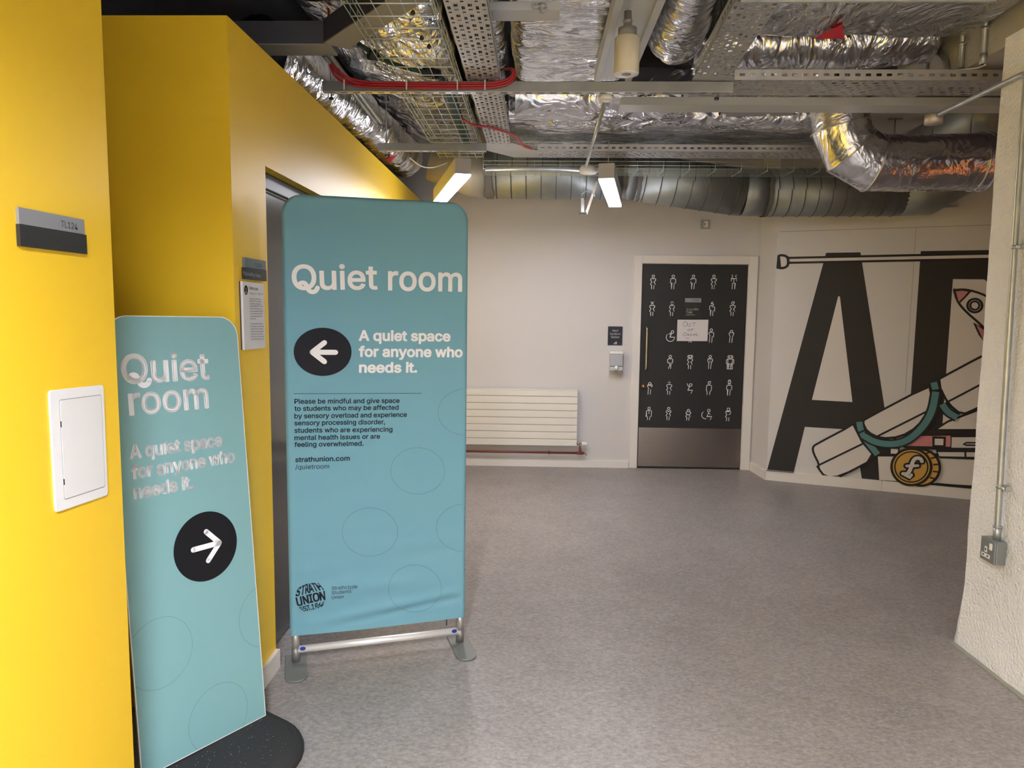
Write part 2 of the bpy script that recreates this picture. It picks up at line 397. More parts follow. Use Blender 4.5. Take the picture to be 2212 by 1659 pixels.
# mural wall board joints (thin cover lines)
PM = Plane(MA+Vector((0, 0, 0)), mu, (0, 0, 1)); 
def mz(x, y): return PM.loc(1620+x/2.765, 480+y/2.765)
jt = MB(); stroke(jt, PM, [mz(180, 57), (3.2, mz(1430, 14)[1])], .006, d=.001)
a_, b2 = mz(992, 30), mz(935, 1000); stroke(jt, PM, [a_, (a_[0], .9)], .004, d=.001)
obj('board_joint', jt, mat('joint_line_grey', (.4, .37, .34), .7), bpy.data.objects['wall_mural'])

# ------------------------------------------------------------------ black accessible toilet door
LX0, LX1, LZ = 1.06, 2.092, 2.05
d1 = thing('door_1', 'black accessible toilet door covered in white person pictograms', 'door', (LX0, YF, 0), kind='structure')
leaf = obj('door_leaf', MB().box((LX0, YF+.002, .006), (LX1, YF+.045, LZ)), M_door, d1)
fr = MB().box((LX0-.085, YF-.022, 0), (LX0-.006, YF, LZ+.088)); obj('architrave', fr, M_trim, d1, .004)
obj('architrave', MB().box((LX1+.006, YF-.022, 0), (LX1+.092, YF, LZ+.088)), M_trim, d1, .004)
obj('architrave', MB().box((LX0-.006, YF-.022, LZ+.008), (LX1+.006, YF, LZ+.088)), M_trim, d1, .004)
jb = MB().box((LX0-.03, YF, 0), (LX0-.004, YF+.1, LZ+.03)); jb.box((LX1+.004, YF, 0), (LX1+.03, YF+.1, LZ+.03)); jb.box((LX0-.03, YF, LZ+.004), (LX1+.03, YF+.1, LZ+.03))
obj('door_lining', jb, M_trim, d1)
PD = Plane((LX0, YF+.002, 0), (1, 0, 0), (0, 0, 1))
kz = PD.loc(1500, 925)[1]
obj('kick_plate', MB().box((LX0+.004, YF-.001, .02), (LX1-.004, YF+.002, kz)), M_kick, leaf)
def dz(x, y, o=580): q = PD.loc(1380+x/9.217, o+y/9.217); return Vector((q[0]+LX0, q[1]))
h0, h1 = dz(150, 1165), dz(140, 440, 750)
hb = MB(); hy = YF-.055
hb.tube(smooth([(h0.x-.012, YF+.002, h0.y), (h0.x, hy, h0.y), (h0.x, hy, h0.y-.05), (h0.x, hy, h1.y+.05), (h0.x, hy, h1.y), (h0.x-.012, YF+.002, h1.y)], 2), .0095, 10)
obj('pull_handle', hb, M_chrome, leaf)
lk = dz(93, 778, 750); obj('lock_escutcheon', MB().lathe((lk.x, YF+.002, lk.y), [(.0, 0), (.027, 0), (.026, .008), (.016, .012), (.014, .02), (.0, .02)], 20, (0, -1, 0)), M_brass, leaf)
# pictograms, drawn in units relative to the head centre (y down)
u_ = .001*.506  # metres per drawing unit
HEAD = ('c', 0, 0, 24)
FEM = [[(-14,96+14),(-46,78),(-50,55),(-38,45),(38,45),(50,55),(48,80),(14,112)], [(-24,108),(-52,155),(-26,175),(-28,245)], [(16,108),(44,155)], [(18,178),(14,245)]]
FEM = [[(-22,110),(-50,78),(-48,52),(-34,45),(34,45),(48,52),(50,78),(18,110),(44,156)], [(-22,110),(-52,154),(-26,175),(-28,245)], [(18,178),(14,245)]]
MAL = [[(-50,130),(-50,62),(-36,45),(36,45),(50,62),(50,134)], [(-50,130),(-26,130),(-30,245)], [(24,130),(16,245)]]
GIR = [[(-28,-22),(-20,-22),(0,-4),(20,-22),(28,-22)], [(-22,24),(0,4),(22,24)], [(-10,0),(10,0)]]
BEAN = [[(-20,10),(-24,-8),(-4,-26),(28,-26),(26,4),(8,24),(-10,22),(-20,10)]]
icons = [
 (287,155,0,[HEAD],FEM), (685,155,0,[HEAD],MAL),
 (1088,155,0,[HEAD],[[(-50,72),(-50,62),(-36,45),(36,45),(50,62),(50,134)],[(-50,108),(-48,130),(-26,130),(-30,245)],[(24,130),(16,245)]]),
 (1495,155,0,[HEAD],[FEM[0],FEM[1],[(16,172),(15,196)],[(12,218),(11,245)]]),
 (1895,155,0,[('a',-50,-2,24,-1.3,1.3),('a',56,-2,24,1.9,4.4)],[[(-50,92),(-50,45),(50,45),(50,92)],[(0,45),(0,130)],[(-28,245),(-26,135),(26,135),(22,245)]]),
 (268,690,0,[],FEM+GIR), (663,690,0,[('a',0,-2,24,3.4,6.0),('a',0,4,24,.5,2.7)],[[(-48,66),(-42,52),(-30,45),(30,45),(44,52),(48,66)],[(-44,78),(-48,90),(-24,106)],[(42,78),(46,90),(22,106)],[(-28,118),(-48,148)],[(-52,158),(-26,175),(-28,245)],[(24,118),(44,156)],[(18,178),(14,245)]]),
 (1465,690,0,[],[[(8,-24),(-20,-8),(-22,8),(20,12),(24,34),(0,46),(-40,48),(-52,66),(-52,132),(-28,134),(-32,245)],[(-6,70),(36,70),(48,86),(44,156)],[(18,150),(12,245)]]),
 (1870,690,0,[],FEM+BEAN),
 (670,1262,0,[('c',0,0,26),('a',-38,106,82,.15,2.0+1.85)],[[(-70,46),(-42,24),(-22,36),(-48,104),(46,104),(14,176)]]),
 (1020,1262,0,[HEAD],[[(-18,208),(-10,180),(14,180),(34,208)]]),
 (1443,1225,0,[HEAD],[[(-20,112),(-50,66),(-36,45),(36,45),(50,62),(48,134)],[(-28,126),(-32,245)],[(24,126),(16,245)]]),
 (1845,1255,0,[HEAD],[[(-22,104),(-48,40),(-44,28),(-20,20)],[(22,104),(48,40),(46,28),(20,20)],[(-28,120),(-32,215)],[(20,120),(14,215)]]),
 (626,185,750,[HEAD],[[(-50,120),(-50,62),(-36,45),(36,45),(50,62),(46,134)],[(-50,122),(-22,122),(0,170),(-30,240)],[(20,122),(14,240)]]),
 (1022,185,750,[HEAD,('a',-24,0,24,1.57,4.71),('a',26,0,24,-1.57,1.57)],FEM),
 (1422,188,750,[HEAD],[[(-28,240),(-24,140),(-50,64),(-40,45),(40,45),(50,64),(22,140),(14,240)],[(-4,84),(-4,88)],[(-4,100),(-4,114)]]),
 (1823,192,750,[HEAD,('a',-26,0,24,1.57,4.71),('a',26,0,24,-1.57,1.57)],[[(-76,134),(-74,62),(-56,45),(56,45),(70,62),(68,134)],[(-76,134),(-52,134),(-54,240),(46,240),(44,134),(68,134)],[(-46,50),(-46,130),(-22,130),(-30,236)],[(44,50),(42,130),(20,130),(14,236)]]),
 (218,725,750,[HEAD],[[(-18,105),(-46,40),(-36,24),(20,40),(44,64),(48,30),(26,10)],[(-26,118),(-30,214)],[(20,118),(14,214)]]),
 (607,705,750,[],[[(x_*1.0,y_-6) for x_,y_ in p_] for p_ in FEM]+[[(-26,0),(-20,0)],[(20,0),(26,0)],[(0,-26),(0,-20)],[(0,20),(0,24)],[(-6,0),(8,0)]]),
 (1032,752,750,[('c',0,0,26)],[[(-70,-28),(-54,16),(-24,36),(-52,104),(40,104),(12,170)]]),
 (1400,710,750,[],BEAN+[[(-34,236),(-34,172),(-52,150),(-50,62),(-36,45),(36,45),(50,62),(46,150),(24,172),(14,236)]]),
 (1803,695,750,[HEAD,('a',0,-20,24,3.14,6.28),('a',0,18,24,0,3.14)],[[(x_,y_+18) for x_,y_ in p_] for p_ in MAL]),
 (204,1216,750,[HEAD],[[(-28,232),(-28,168),(-52,168),(-50,58),(-36,42),(36,42),(50,58),(46,168),(18,168)],[(0,48),(0,108)],[(20,184),(14,232)]]),
 (594,1220,750,[HEAD],[[(-20,100),(-50,74),(-46,48),(-30,42),(0,64),(30,42),(46,48),(46,76),(16,100),(42,150)],[(-20,100),(-52,144),(-26,166),(-30,232)],[(18,166),(14,232)]]),
 (988,1262,750,[HEAD],[[(-24,16),(-50,40),(-48,56),(0,90),(46,56),(48,40),(24,16)],[(-26,76),(-52,120),(-26,140),(-30,192)],[(16,76),(40,120)],[(16,130),(12,192)]]),
 (1393,1262,750,[('c',0,0,26),('a',-60,88,78,.2+1.2,2.2+1.85)],[[(-2,28),(-10,58),(-32,118),(64,118),(34,184)],[(-6,50),(30,72)]]),
 (1784,1238,750,[],[[(-26,-24),(26,-24),(26,24),(-26,24),(-26,-24)],[(-26,106),(-50,70),(-50,42),(48,42),(46,78),(16,108)],[(-26,106),(-56,146),(-28,168),(-30,232)],[(16,166),(14,232)]]),
]
for cx_, cy_, oo, heads, lines in icons:
    c = dz(cx_, cy_, oo if oo else 580); c.x -= LX0; mb = MB(); W_ = .0062
    for h in heads:
        if h[0] == 'c': stroke(mb, PD, ring((c.x+h[1]*u_, c.y-h[2]*u_), h[3]*u_, n=18), W_, True, .0006)
        else: stroke(mb, PD, [(c.x+h[1]*u_+h[3]*u_*math.cos(t), c.y-h[2]*u_-h[3]*u_*math.sin(t)) for t in [h[4]+(h[5]-h[4])*i/12 for i in range(13)]], W_, False, .0006)
    for ln in lines: stroke(mb, PD, [(c.x+x_*u_, c.y-y_*u_) for x_, y_ in ln], W_, False, .0006)
    obj('pictogram', mb, M_wprint, leaf, fixn=False)
# plate sign on the door
s0, s1 = dz(920, 590), dz(1235, 675); s2 = dz(1228, 985)
pd_ = thing('toilet_sign', 'small grey and black plate reading Accessible Toilet on the black door', 'sign', ((s0.x+s1.x)/2, YF-.003, s2.y))
obj('number_strip', MB().box((s0.x, YF-.008, s1.y), (s1.x, YF+.0015, s0.y)), M_grey, pd_)
obj('name_panel', MB().box((s0.x-.002, YF-.006, s2.y), (s1.x, YF+.0015, s1.y-.001)), M_bsign, pd_)
P2 = Plane((0, YF-.008, 0), (1, 0, 0), (0, 0, 1)); P3 = Plane((0, YF-.006, 0), (1, 0, 0), (0, 0, 1))
def pz(pl, x, y, o=580): return pl.loc(1380+x/9.217, o+y/9.217)
t = MB(); place_text(t, P2, 'TL123a', pz(P2, 1060, 650), pz(P2, 1200, 650), .017, .01); obj('lettering', t, M_ink, pd_)
t = MB(); place_text(t, P3, 'Accessible', pz(P3, 945, 835), pz(P3, 1188, 835), .022, .045); obj('lettering', t, M_wprint, pd_); t = MB(); place_text(t, P3, 'Toilet', pz(P3, 945, 892), pz(P3, 1066, 892), .022, .045); obj('lettering', t, M_wprint, pd_); t = MB()
place_text(t, P3, 'Gender Neutral', pz(P3, 945, 930), pz(P3, 1115, 930), .009, .0); obj('lettering', t, M_wprint, pd_)
# out of order notice
pn = thing('paper_notice', 'white paper with handwritten Out of Order on the black door', 'notice', (1.55, YF-.004, 1.28))
c4 = [pz(P2, *q) for q in ((770, 1020), (1385, 1020), (1365, 1447), (755, 1445))]
obj('sheet', MB().prism([P2.P(a, b_, .0005) for a, b_ in c4], (0, .001, 0)), M_paper, pn)
def hw(lines, o=580):
    t = MB()
    for ln in lines: stroke(t, P2, smooth([pz(P2, *q) for q in ln], 1), .0035, d=.0012)
    obj('handwriting', t, M_pencil, pn)
hw([[(925,1050),(885,1080),(878,1125),(905,1160),(950,1145),(965,1100),(950,1060),(925,1052)], [(978,1090),(975,1140),(1000,1160),(1025,1140),(1030,1088)], [(1062,1082),(1140,1080)], [(1100,1082),(1095,1150)]])
hw([[(990,1205),(970,1222),(985,1245),(1015,1238),(1020,1212),(992,1204)], [(1042,1205),(1038,1240)], [(1042,1206),(1092,1204)], [(1042,1220),(1075,1220)]])
hw([[(920,1275),(885,1300),(882,1330),(915,1345),(950,1325),(945,1290),(922,1276)], [(975,1340),(972,1305),(995,1300),(978,1320),(1005,1340)], [(1020,1300),(1018,1340),(1060,1325),(1050,1300),(1020,1300)],
    [(1105,1300),(1080,1320),(1110,1340)], [(1080,1318),(1105,1318)], [(1128,1340),(1128,1300),(1158,1300),(1132,1320),(1190,1345)], ]); hw([[(930,1390),(970,1386),(1000,1394)]])

# ------------------------------------------------------------------ dark door in the yellow wall
d2 = thing('door_2', 'dark grey glazed door recessed in the yellow wall behind the banner', 'door', (XA-.1, DY0, 0), kind='structure')
XL = XA-.085
fr = MB().box((XL-.05, DY0, 0), (XL+.035, DY0+.05, DZ)); fr.box((XL-.05, DY1-.05, 0), (XL+.035, DY1, DZ)); fr.box((XL-.05, DY0+.05, DZ-.07), (XL+.035, DY1-.05, DZ))
obj('door_frame', fr, M_dframe, d2, .003)
obj('door_leaf', MB().box((XL-.03, DY0+.052, .01), (XL+.012, DY1-.052, DZ-.074)), M_dleaf, d2, .002)
obj('frame_trim', MB().obox((XL+.016, DY0+.05, DZ-.076), (XL+.016, DY1-.05, DZ-.076), .006, .005), M_steel, d2)

# ------------------------------------------------------------------ teal tube banner
BR, BL = Vector((-.317, 3.409, 0)), Vector((-1.088, 3.155, 0))
ba = (BR-BL).normalized(); W_B = .80; bc = (BR+BL)/2+ba*.005
lean = R_(1.0); bn = Vector((ba.y, -ba.x, 0)); bu = Vector((0, 0, 1))*math.cos(lean)+bn*math.sin(lean)*1.0
H0, H1 = .135, 2.068; RC = .085; TK = .017
def bw(a, b_):
    k = max(0, min(1, (1.95-b_)/1.0)); lo = max(0, min(1, (.55-b_)/.4))
    x = a+.4
    d = .0022*k*math.sin(b_*62+2.2*noise.noise(Vector((a*3, b_*2, 0))))*(.4+noise.noise(Vector((a*2.2, b_*5, 3))))
    d += .0035*k*noise.noise(Vector((a*1.8, b_*13-a*1.5, 8)))
    # diagonal drag folds near the hem
    s_ = b_-.135-.13*max(0, x-.1)
    d += lo*(.011*math.exp(-((s_-.05)/.02)**2)*min(1, x*2)-.009*math.exp(-((s_-.012)/.014)**2)*min(1, max(0, x-.15)*3)+.006*math.exp(-((b_-.27-.16*x)/.03)**2))
    return d
def hw_(b_):
    h = W_B/2-.004*max(0, (1.2-abs(b_-1.1)))*0
    if b_ > H1-RC: h = W_B/2-RC+math.sqrt(max(0, RC*RC-(b_-(H1-RC))**2))
    return h
def surf(a, b_):
    e = min(hw_(min(b_, H1-.0005))-abs(a), H1-b_ if b_ > H1-.1 else 9)
    e = max(0, min(1, e/TK)); ed = min(1, max(0, (W_B/2-abs(a))/.06))
    return TK*math.sqrt(1-(1-e)**2)+bw(a, b_)*ed*min(1, (H1-b_)/.1)
PB = Plane(bc, ba, bu, None)
PB.n = ba.cross(bu).normalized()
PBW = Plane(bc, ba, bu, surf)
bt = thing('tube_banner', 'tall teal fabric banner reading Quiet room on grey pole feet', 'banner', bc)
fab = MB(); NA, NB = 64, 190
bs = [H0+(H1-H0)*(1-(1-j/NB)**1.15) for j in range(NB+1)]
gr = []
for sgn in (1, -1):
    k0 = len(fab.v)
    for b_ in bs:
        h = max(.30, hw_(b_)) if b_ > H1-RC else hw_(b_)
        for i in range(NA+1):
            tt = -math.cos(math.pi*i/NA)*.5+.5; tt = .5*tt+.5*i/NA; a = h*(2*tt-1)*.9999
            bb = b_-(0.004*math.sin((a/.4+1)*math.pi/2) if b_ == bs[0] else 0)
            fab.v.append(bc+ba*a+bu*bb+PB.n*(sgn*(TK*math.sqrt(1-(1-max(0, min(1, (h-abs(a))/TK, (H1-b_)/TK)))**2))+(bw(a, b_)*min(1, max(0, (W_B/2-abs(a))/.06))*min(1, (H1-b_)/.1) if sgn > 0 else 0)))
    for j in range(NB):
        for i in range(NA):
            q = k0+j*(NA+1)+i; f_ = (q, q+1, q+NA+2, q+NA+1); fab.f.append(f_ if sgn > 0 else f_[::-1]); fab.sm.append(True)
fo = obj('fabric_sleeve', fab, M_teal, bt, fixn=False)
def bl_(px, py): return PB.loc(px, py)
TD = .0022
def ltext(items, ma, pl, locf, parent, name='lettering', d=TD):
    for s, x0, y0, x1, y1, hpx, bold, q in items:
        t = MB(); a, c = locf(x0, y0), locf(x1, y1); tp = locf(x0, y0-hpx)
        place_text(t, pl, s, a, c, abs(tp[1]-a[1]), bold, d, q)
        obj(name, t, ma, parent, fixn=False)
OFS = Vector(PB.n)*TK
PBf = Plane(bc+OFS, ba, bu); PBf.n = PB.n
def bf(px, py): return PBf.loc(px, py)
ltext([('Quiet', 631, 625, 816, 624, 52, .03, True), ('room', 838, 626, 998, 629, 52, .03, False)], M_wprint, PBW, bf, fo)
Z5 = lambda x, y: (600+x/4.366, 680+y/4.366)
def z5t(s, x0, y0, x1, y1, h, b_): 
    a, c = Z5(x0, y0), Z5(x1, y1); return (s, *a, *c, h/4.366, b_, False)
ltext([z5t('A quiet space', 762, 241, 1628, 247, 92, .06), z5t('for anyone who', 762, 392, 1742, 396, 92, .06), z5t('needs it.', 765, 542, 1315, 541, 92, .06)], M_wprint, PBW, bf, fo)
ltext([z5t('Please be mindful and give space', 157, 838, 1148, 829, 44, .03), z5t('to students who may be affected', 157, 906, 1138, 893, 44, .03), z5t('by sensory overload and experience', 157, 976, 1217, 961, 44, .03),
       z5t('sensory processing disorder,', 157, 1042, 1012, 1030, 44, .03), z5t('students who are experiencing', 157, 1112, 1081, 1100, 44, .03), z5t('mental health issues or are', 157, 1182, 964, 1166, 44, .03),
       z5t('feeling overwhelmed.', 157, 1246, 808, 1233, 44, .03), z5t('strathunion.com', 165, 1388, 679, 1372, 44, .035), z5t('/quietroom', 165, 1458, 486, 1448, 44, .0)], M_inkdk, PBW, bf, fo)
Z6 = lambda x, y: (560+x/4.424, 1200+y/4.424)
def z6t(s, x0, y0, x1, y1, h, b_):
    a, c = Z6(x0, y0), Z6(x1, y1); return (s, *a, *c, h/4.424, b_, False)
ltext([z6t('Strathclyde', 692, 325, 937, 307, 32, .0), z6t('Students\u2019', 692, 367, 890, 350, 32, .0), z6t('Union', 692, 412, 806, 404, 32, .0)], M_inkdk, PBW, bf, fo)
t = MB(); stroke(t, PBW, [bf(635+i*(910-635)/20, 850.5-i*.06) for i in range(21)], .0022, d=TD); obj('rule_line', t, M_inkg, fo, fixn=False)
# black disc with arrow
def disc(pl, lf, cx_, cy_, l, r_, tp, bt_, parent, d, md, n=56):
    c = Vector(lf(cx_, cy_)); A = Vector(lf(l, cy_)); B = Vector(lf(r_, cy_)); T_ = Vector(lf(cx_, tp)); U = Vector(lf(cx_, bt_))
    rx = (B-A).length/2; ry = (T_-U).length/2; c = (A+B)/4+(T_+U)/4
    t = MB(); ks = [.0001, .25, .5, .75, 1]
    for k in range(4):
        r0, r1 = ring(c, rx*ks[k], ry*ks[k], n), ring(c, rx*ks[k+1], ry*ks[k+1], n)
        for i in range(n): j = (i+1) % n; t.add([pl.P(*r0[i], d), pl.P(*r1[i], d), pl.P(*r1[j], d), pl.P(*r0[j], d)], [(0, 1, 2, 3)])
    obj('arrow_disc', t, md, parent, fixn=False)
    return c, rx, ry
disc(PBW, bf, 697, 760, 635, 760, 708, 812, fo, TD, M_inkdk)
t = MB()
def zl(*p): return [bf(*Z5(*q)) for q in p]
for ln in ([(325, 352), (545, 354)], [(325, 352), (440, 262)], [(325, 352), (440, 442)]):
    a, b_ = [Vector(q) for q in zl(*ln)]; stroke(t, PBW, [a.lerp(b_, i/8) for i in range(9)], .022, d=TD+.001)
obj('arrow', t, M_wprint, fo, fixn=False)
for cx_, cy_, rx, ry in ((902, 1017, 58, 50), (799, 1149, 60, 52), (896, 1271, 57, 51), (1006, 890, 60, 50), (1002, 1140, 60, 51)):
    t = MB(); pts = [(cx_+rx*math.cos(a_*math.pi/60), cy_+ry*math.sin(a_*math.pi/60)) for a_ in range(120)]
    pts = [q for q in pts if bf(*q)[0] < .385]
    # open at the fabric edge
    ks = max(range(len(pts)), key=lambda i: (Vector(pts[i])-Vector(pts[i-1])).length)
    if (Vector(pts[ks])-Vector(pts[ks-1])).length > 10: stroke(t, PBW, [bf(*q) for q in pts[ks:]+pts[:ks]], .0009, False, TD, False)
    else: stroke(t, PBW, [bf(*q) for q in pts], .0009, True, TD)
    obj('thin_circle', t, M_inkg, fo, fixn=False)
# round union emblem: three lines of capitals wrapped on a globe
t = MB(); ec = Vector(bf(671, 1289)); er = (Vector(bf(704, 1289))-Vector(bf(638, 1289))).length/2; rot = R_(9)
for s, v0, v1, bo in (('STRATH', .30, .96, .06), ('UNION', -.40, .22, .07), ('EST.1964', -.92, -.5, .05)):
    vs, fs = text_mesh(s, bo); x0 = min(q[0] for q in vs); x1 = max(q[0] for q in vs)
    o = []
    for x, y in vs:
        uu = 2*(x-x0)/(x1-x0)-1; vv = v0+(v1-v0)*max(0, min(1, y/CAP)); vv2 = vv*(1-.16*uu*uu)+.10*uu*uu*(-1 if vv < 0 else .2)
        vv2 = max(-.985, min(.985, vv2)); hx = math.sqrt(1-(vv2*.9)**2); xx = uu*hx*.99
        o.append(ec+Vector((xx*math.cos(rot)-vv2*math.sin(rot), xx*math.sin(rot)+vv2*math.cos(rot)))*er)
    t.add([PBW.P(q.x, q.y, TD) for q in o], fs)
obj('round_emblem', t, M_inkdk, fo, fixn=False)
# poles, crossbar, feet
pl_ = [bc-ba*.377, bc+ba*.377]
for i, p in enumerate(pl_):
    pe = obj('pole', MB().tube([p+bu*.045, p+bu*.16], .0165, 18), M_pole, bt)
    obj('pole_socket', MB().tube([p+bu*.008, p+bu*.075], .0185, 18), mat('dark_grey_socket', (.22, .21, .2), .45, .5), bt)
    sg = 1 if i == 0 else -1
    fd = (bn*1.0+ba*(.0 if i == 0 else .0)).normalized(); sd = Vector((-fd.y, fd.x, 0))
    o = []
    for s_ in (-1, 1): pass
    hw2 = .048; ln = .19; q = p-fd*.07
    out = [q-sd*hw2, q+sd*hw2]+[q+fd*(ln+.07-.05)+sd*hw2*math.cos(t_)+fd*.05*math.sin(t_) for t_ in [k*math.pi/10 for k in range(11)]]
    obj('foot_plate', MB().prism([Vector((v.x, v.y, .001)) for v in out], (0, 0, .008)), M_foot, bt, .003)
    bx = p+ba*sg*.03+bu*.071+bn*.0168
    obj('blue_sticker', MB().add([bx+ba*.013*math.cos(k*math.pi/8)+bu*.009*math.sin(k*math.pi/8) for k in range(16)], [tuple(range(16))]), M_blue, bt)
obj('crossbar', MB().tube([pl_[0]+bu*.062, pl_[1]+bu*.062], .0165, 16), M_alu, bt)
zp = bc+ba*.31+bu*(H0-.004)+bn*.01
obj('zip_pull', MB().obox(zp, zp-bu*.03, .005, .003, bn).obox(zp+ba*.006+bn*.002, zp-ba*.006+bn*.002, .008, .008, bu), M_blackp, bt)

# ------------------------------------------------------------------ leaning teal board in rubber base
TL, TR, BRb, BLb = [Vector(q) for q in ((-1.376, 2.334, 1.565), (-1.117, 2.744, 1.558), (-1.004, 2.647, .05), (-1.264, 2.237, .057))]
su = (BRb-BLb).normalized(); sv0 = (TL+TR-BRb-BLb); sv = (sv0-su*sv0.dot(su)).normalized()
WB_, HB_ = .485, 1.515; SO = BLb.lerp(BRb, .5); sn = su.cross(sv).normalized()
if sn.dot(EYE-SO) < 0: sn = -sn
PS = Plane(SO+sn*.003, su, sv); PS.n = sn
sg_ = thing('pavement_sign', 'leaning teal board reading Quiet room in black rubber base', 'sign', (SO.x, SO.y, 0))
rc = .07
ol = [(-WB_/2, 0), (WB_/2, 0)]+[(WB_/2-rc+rc*math.cos(t_), HB_-rc+rc*math.sin(t_)) for t_ in [k*math.pi/20 for k in range(11)]]+[(-WB_/2+rc-rc*math.sin(t_), HB_-rc+rc*math.cos(t_)) for t_ in [k*math.pi/20 for k in range(11)]]
bd = obj('board_panel', MB().prism([SO+su*a+sv*b_-sn*.003 for a, b_ in ol], sn*.0055), M_core, sg_)
inn = [(a*(1-.003/abs(WB_/2)) if True else a, .003+b_*(1-.0055/HB_)) for a, b_ in ol]
obj('printed_face', MB().add([PS.P(a, b_, .0002) for a, b_ in inn], [tuple(range(len(inn)))]), M_tealb, sg_, fixn=False)
Z8 = lambda x, y: (240+x/3.606, 660+y/3.606)
def sf(px, py): return PS.loc(px, py)
def z8t(s, x0, y0, x1, y1, h, b_, q=False):
    a, c = Z8(x0, y0), Z8(x1, y1); return (s, *a, *c, h/3.606, b_, q)
ltext([z8t('Quiet', 82, 606, 768, 570, 220, .036, True), z8t('room', 140, 853, 762, 793, 214, .036), z8t('A quiet space', 145, 1193, 866, 1088, 100, .065), z8t('for anyone who', 160, 1350, 964, 1213, 100, .065), z8t('needs it.', 175, 1507, 642, 1418, 100, .065)], M_wprint, PS, sf, sg_, d=.0012)
c, rx, ry = disc(PS, sf, 444, 1180, 377, 512, 1105, 1255, sg_, .0012, M_ink)
t = MB()
R0 = (rx+ry)/2
for ln in ([(-.42, -.0), (.42, 0)], [(.42, 0), (.02, .42)], [(.42, 0), (.02, -.42)]):
    stroke(t, PS, [(c.x+a*R0, c.y+b_*R0) for a, b_ in ln], .019, d=.002)
obj('arrow', t, M_wprint, sg_, fixn=False)
for cpx, rr_ in (((345, 1411), .118), ((473, 1549), .118), ((574, 1327), .118)):
    t = MB(); cc = Vector(sf(*cpx))
    pts = [(cc.x+rr_*math.cos(k*math.pi/60), cc.y+rr_*math.sin(k*math.pi/60)) for k in range(120)]
    for k in range(0, 120):
        a, b_ = pts[k], pts[(k+1) % 120]
        if abs(a[0]) < WB_/2-.003 and abs(b_[0]) < WB_/2-.003 and a[1] > .005: stroke(t, PS, [a, ((a[0]+b_[0])/2, (a[1]+b_[1])/2)], .0013, d=.0012, cap=False)
    obj('thin_circle', t, M_inkg, sg_, fixn=False)
# base
sh = Vector((su.x, su.y, 0)).normalized(); nh = Vector((sn.x, sn.y, 0)).normalized(); bm0 = Vector((SO.x, SO.y, 0))
def rrect(l0, l1, n0, n1, r0, z, ins=0):
    o = []
    for cx_, cy_, a0 in ((l1-r0, n1-r0, 0), (l0+r0, n1-r0, 90), (l0+.05, n0+.05, 180), (l1-.05, n0+.05, 270)):
        rr2 = (r0 if cy_ > 0 else .05)-ins
        for k in range(9):
            t_ = R_(a0+k*90/8); o.append(bm0+sh*(cx_+rr2*math.cos(t_))+nh*(cy_+rr2*math.sin(t_))+Vector((0, 0, z)))
    return o
rb = MB(); lv = [(0.001, 0), (.02, 0), (.033, .006), (.042, .02), (.05, .045)]
rg = [rrect(-.29, .29, -.09, .31, .235, z, i_) for z, i_ in lv]; n = len(rg[0])
for k in range(len(rg)-1): rb.add(rg[k]+rg[k+1], [(i, (i+1) % n, (i+1) % n+n, i+n) for i in range(n)], True)
rb.add(rg[-1], [tuple(range(n))]); rb.add(rg[0], [tuple(range(n))])
base = obj('rubber_base', rb, M_rubber, sg_)
sp = MB()
for _ in range(150):
    b_ = random.uniform(.01, .25); a = random.uniform(-1, 1)*(.23-b_*.3); q = bm0+sh*a+nh*b_+Vector((0, 0, .0503)); r0 = random.choice((.0008, .001, .0016))
    sp.add([q+Vector((r0, 0, 0)), q+Vector((0, r0, 0)), q+Vector((-r0, 0, 0)), q+Vector((0, -r0, 0))], [(0, 1, 2, 3)])
s_o = obj('pale_crumbs', sp, M_speck, base); s_o['kind'] = 'stuff'

# ------------------------------------------------------------------ signs on the yellow walls
PY = Plane((XA, 0, 0), (0, 1, 0), (0, 0, 1)); PY.n = Vector((1, 0, 0))
def plate(name, y0, y1, z0, z1, t0, t1, ma, parent): return obj(name, MB().box((XA+t0, y0, z0), (XA+t1, y1, z1)), ma, parent)
rs = thing('room_sign', 'grey and black plate reading TL124 on the near yellow pier', 'sign', (XA, 1.72, 1.725))
plate('number_strip', 1.603, 1.838, 1.772, 1.808, 0, .007, M_grey, rs); plate('blank_panel', 1.601, 1.842, 1.724, 1.771, 0, .009, M_bsign, rs)
def yl(pl): return lambda px, py: pl.loc(px, py)
PY7 = Plane((XA+.007, 0, 0), (0, 1, 0), (0, 0, 1)); PY7.n = Vector((1, 0, 0)); PY9 = Plane((XA+.009, 0, 0), (0, 1, 0), (0, 0, 1)); PY9.n = Vector((1, 0, 0))
ltext([('TL124', 131.5, 490, 167, 497, 14, .0, False)], mat('violet_black_ink', (.03, .025, .05), .6), PY7, yl(PY7), rs, d=.0008)
c1 = thing('counselling_sign', 'grey and black plate reading Counselling Room 1 on the yellow wall', 'sign', (XA, 2.96, 1.703))
plate('number_strip', 2.85, 3.072, 1.748, 1.785, 0, .012, mat('blue_grey_metal', (.16, .18, .2), .45, .2), c1); plate('name_panel', 2.843, 3.074, 1.702, 1.747, 0, .013, M_bsign, c1)
PY12 = Plane((XA+.012, 0, 0), (0, 1, 0), (0, 0, 1)); PY12.n = Vector((1, 0, 0)); PY13 = Plane((XA+.013, 0, 0), (0, 1, 0), (0, 0, 1)); PY13.n = Vector((1, 0, 0))
Z3 = lambda x, y: (500+x/6.38, 520+y/6.38)
ltext([('TL122b', *Z3(322, 356), *Z3(415, 370), 8, 0, False)], M_ink, PY12, yl(PY12), c1, d=.0008)
ltext([('Counselling Room 1', *Z3(162, 475), *Z3(424, 512), 8.5, .035, False)], M_wprint, PY13, yl(PY13), c1, d=.0008)
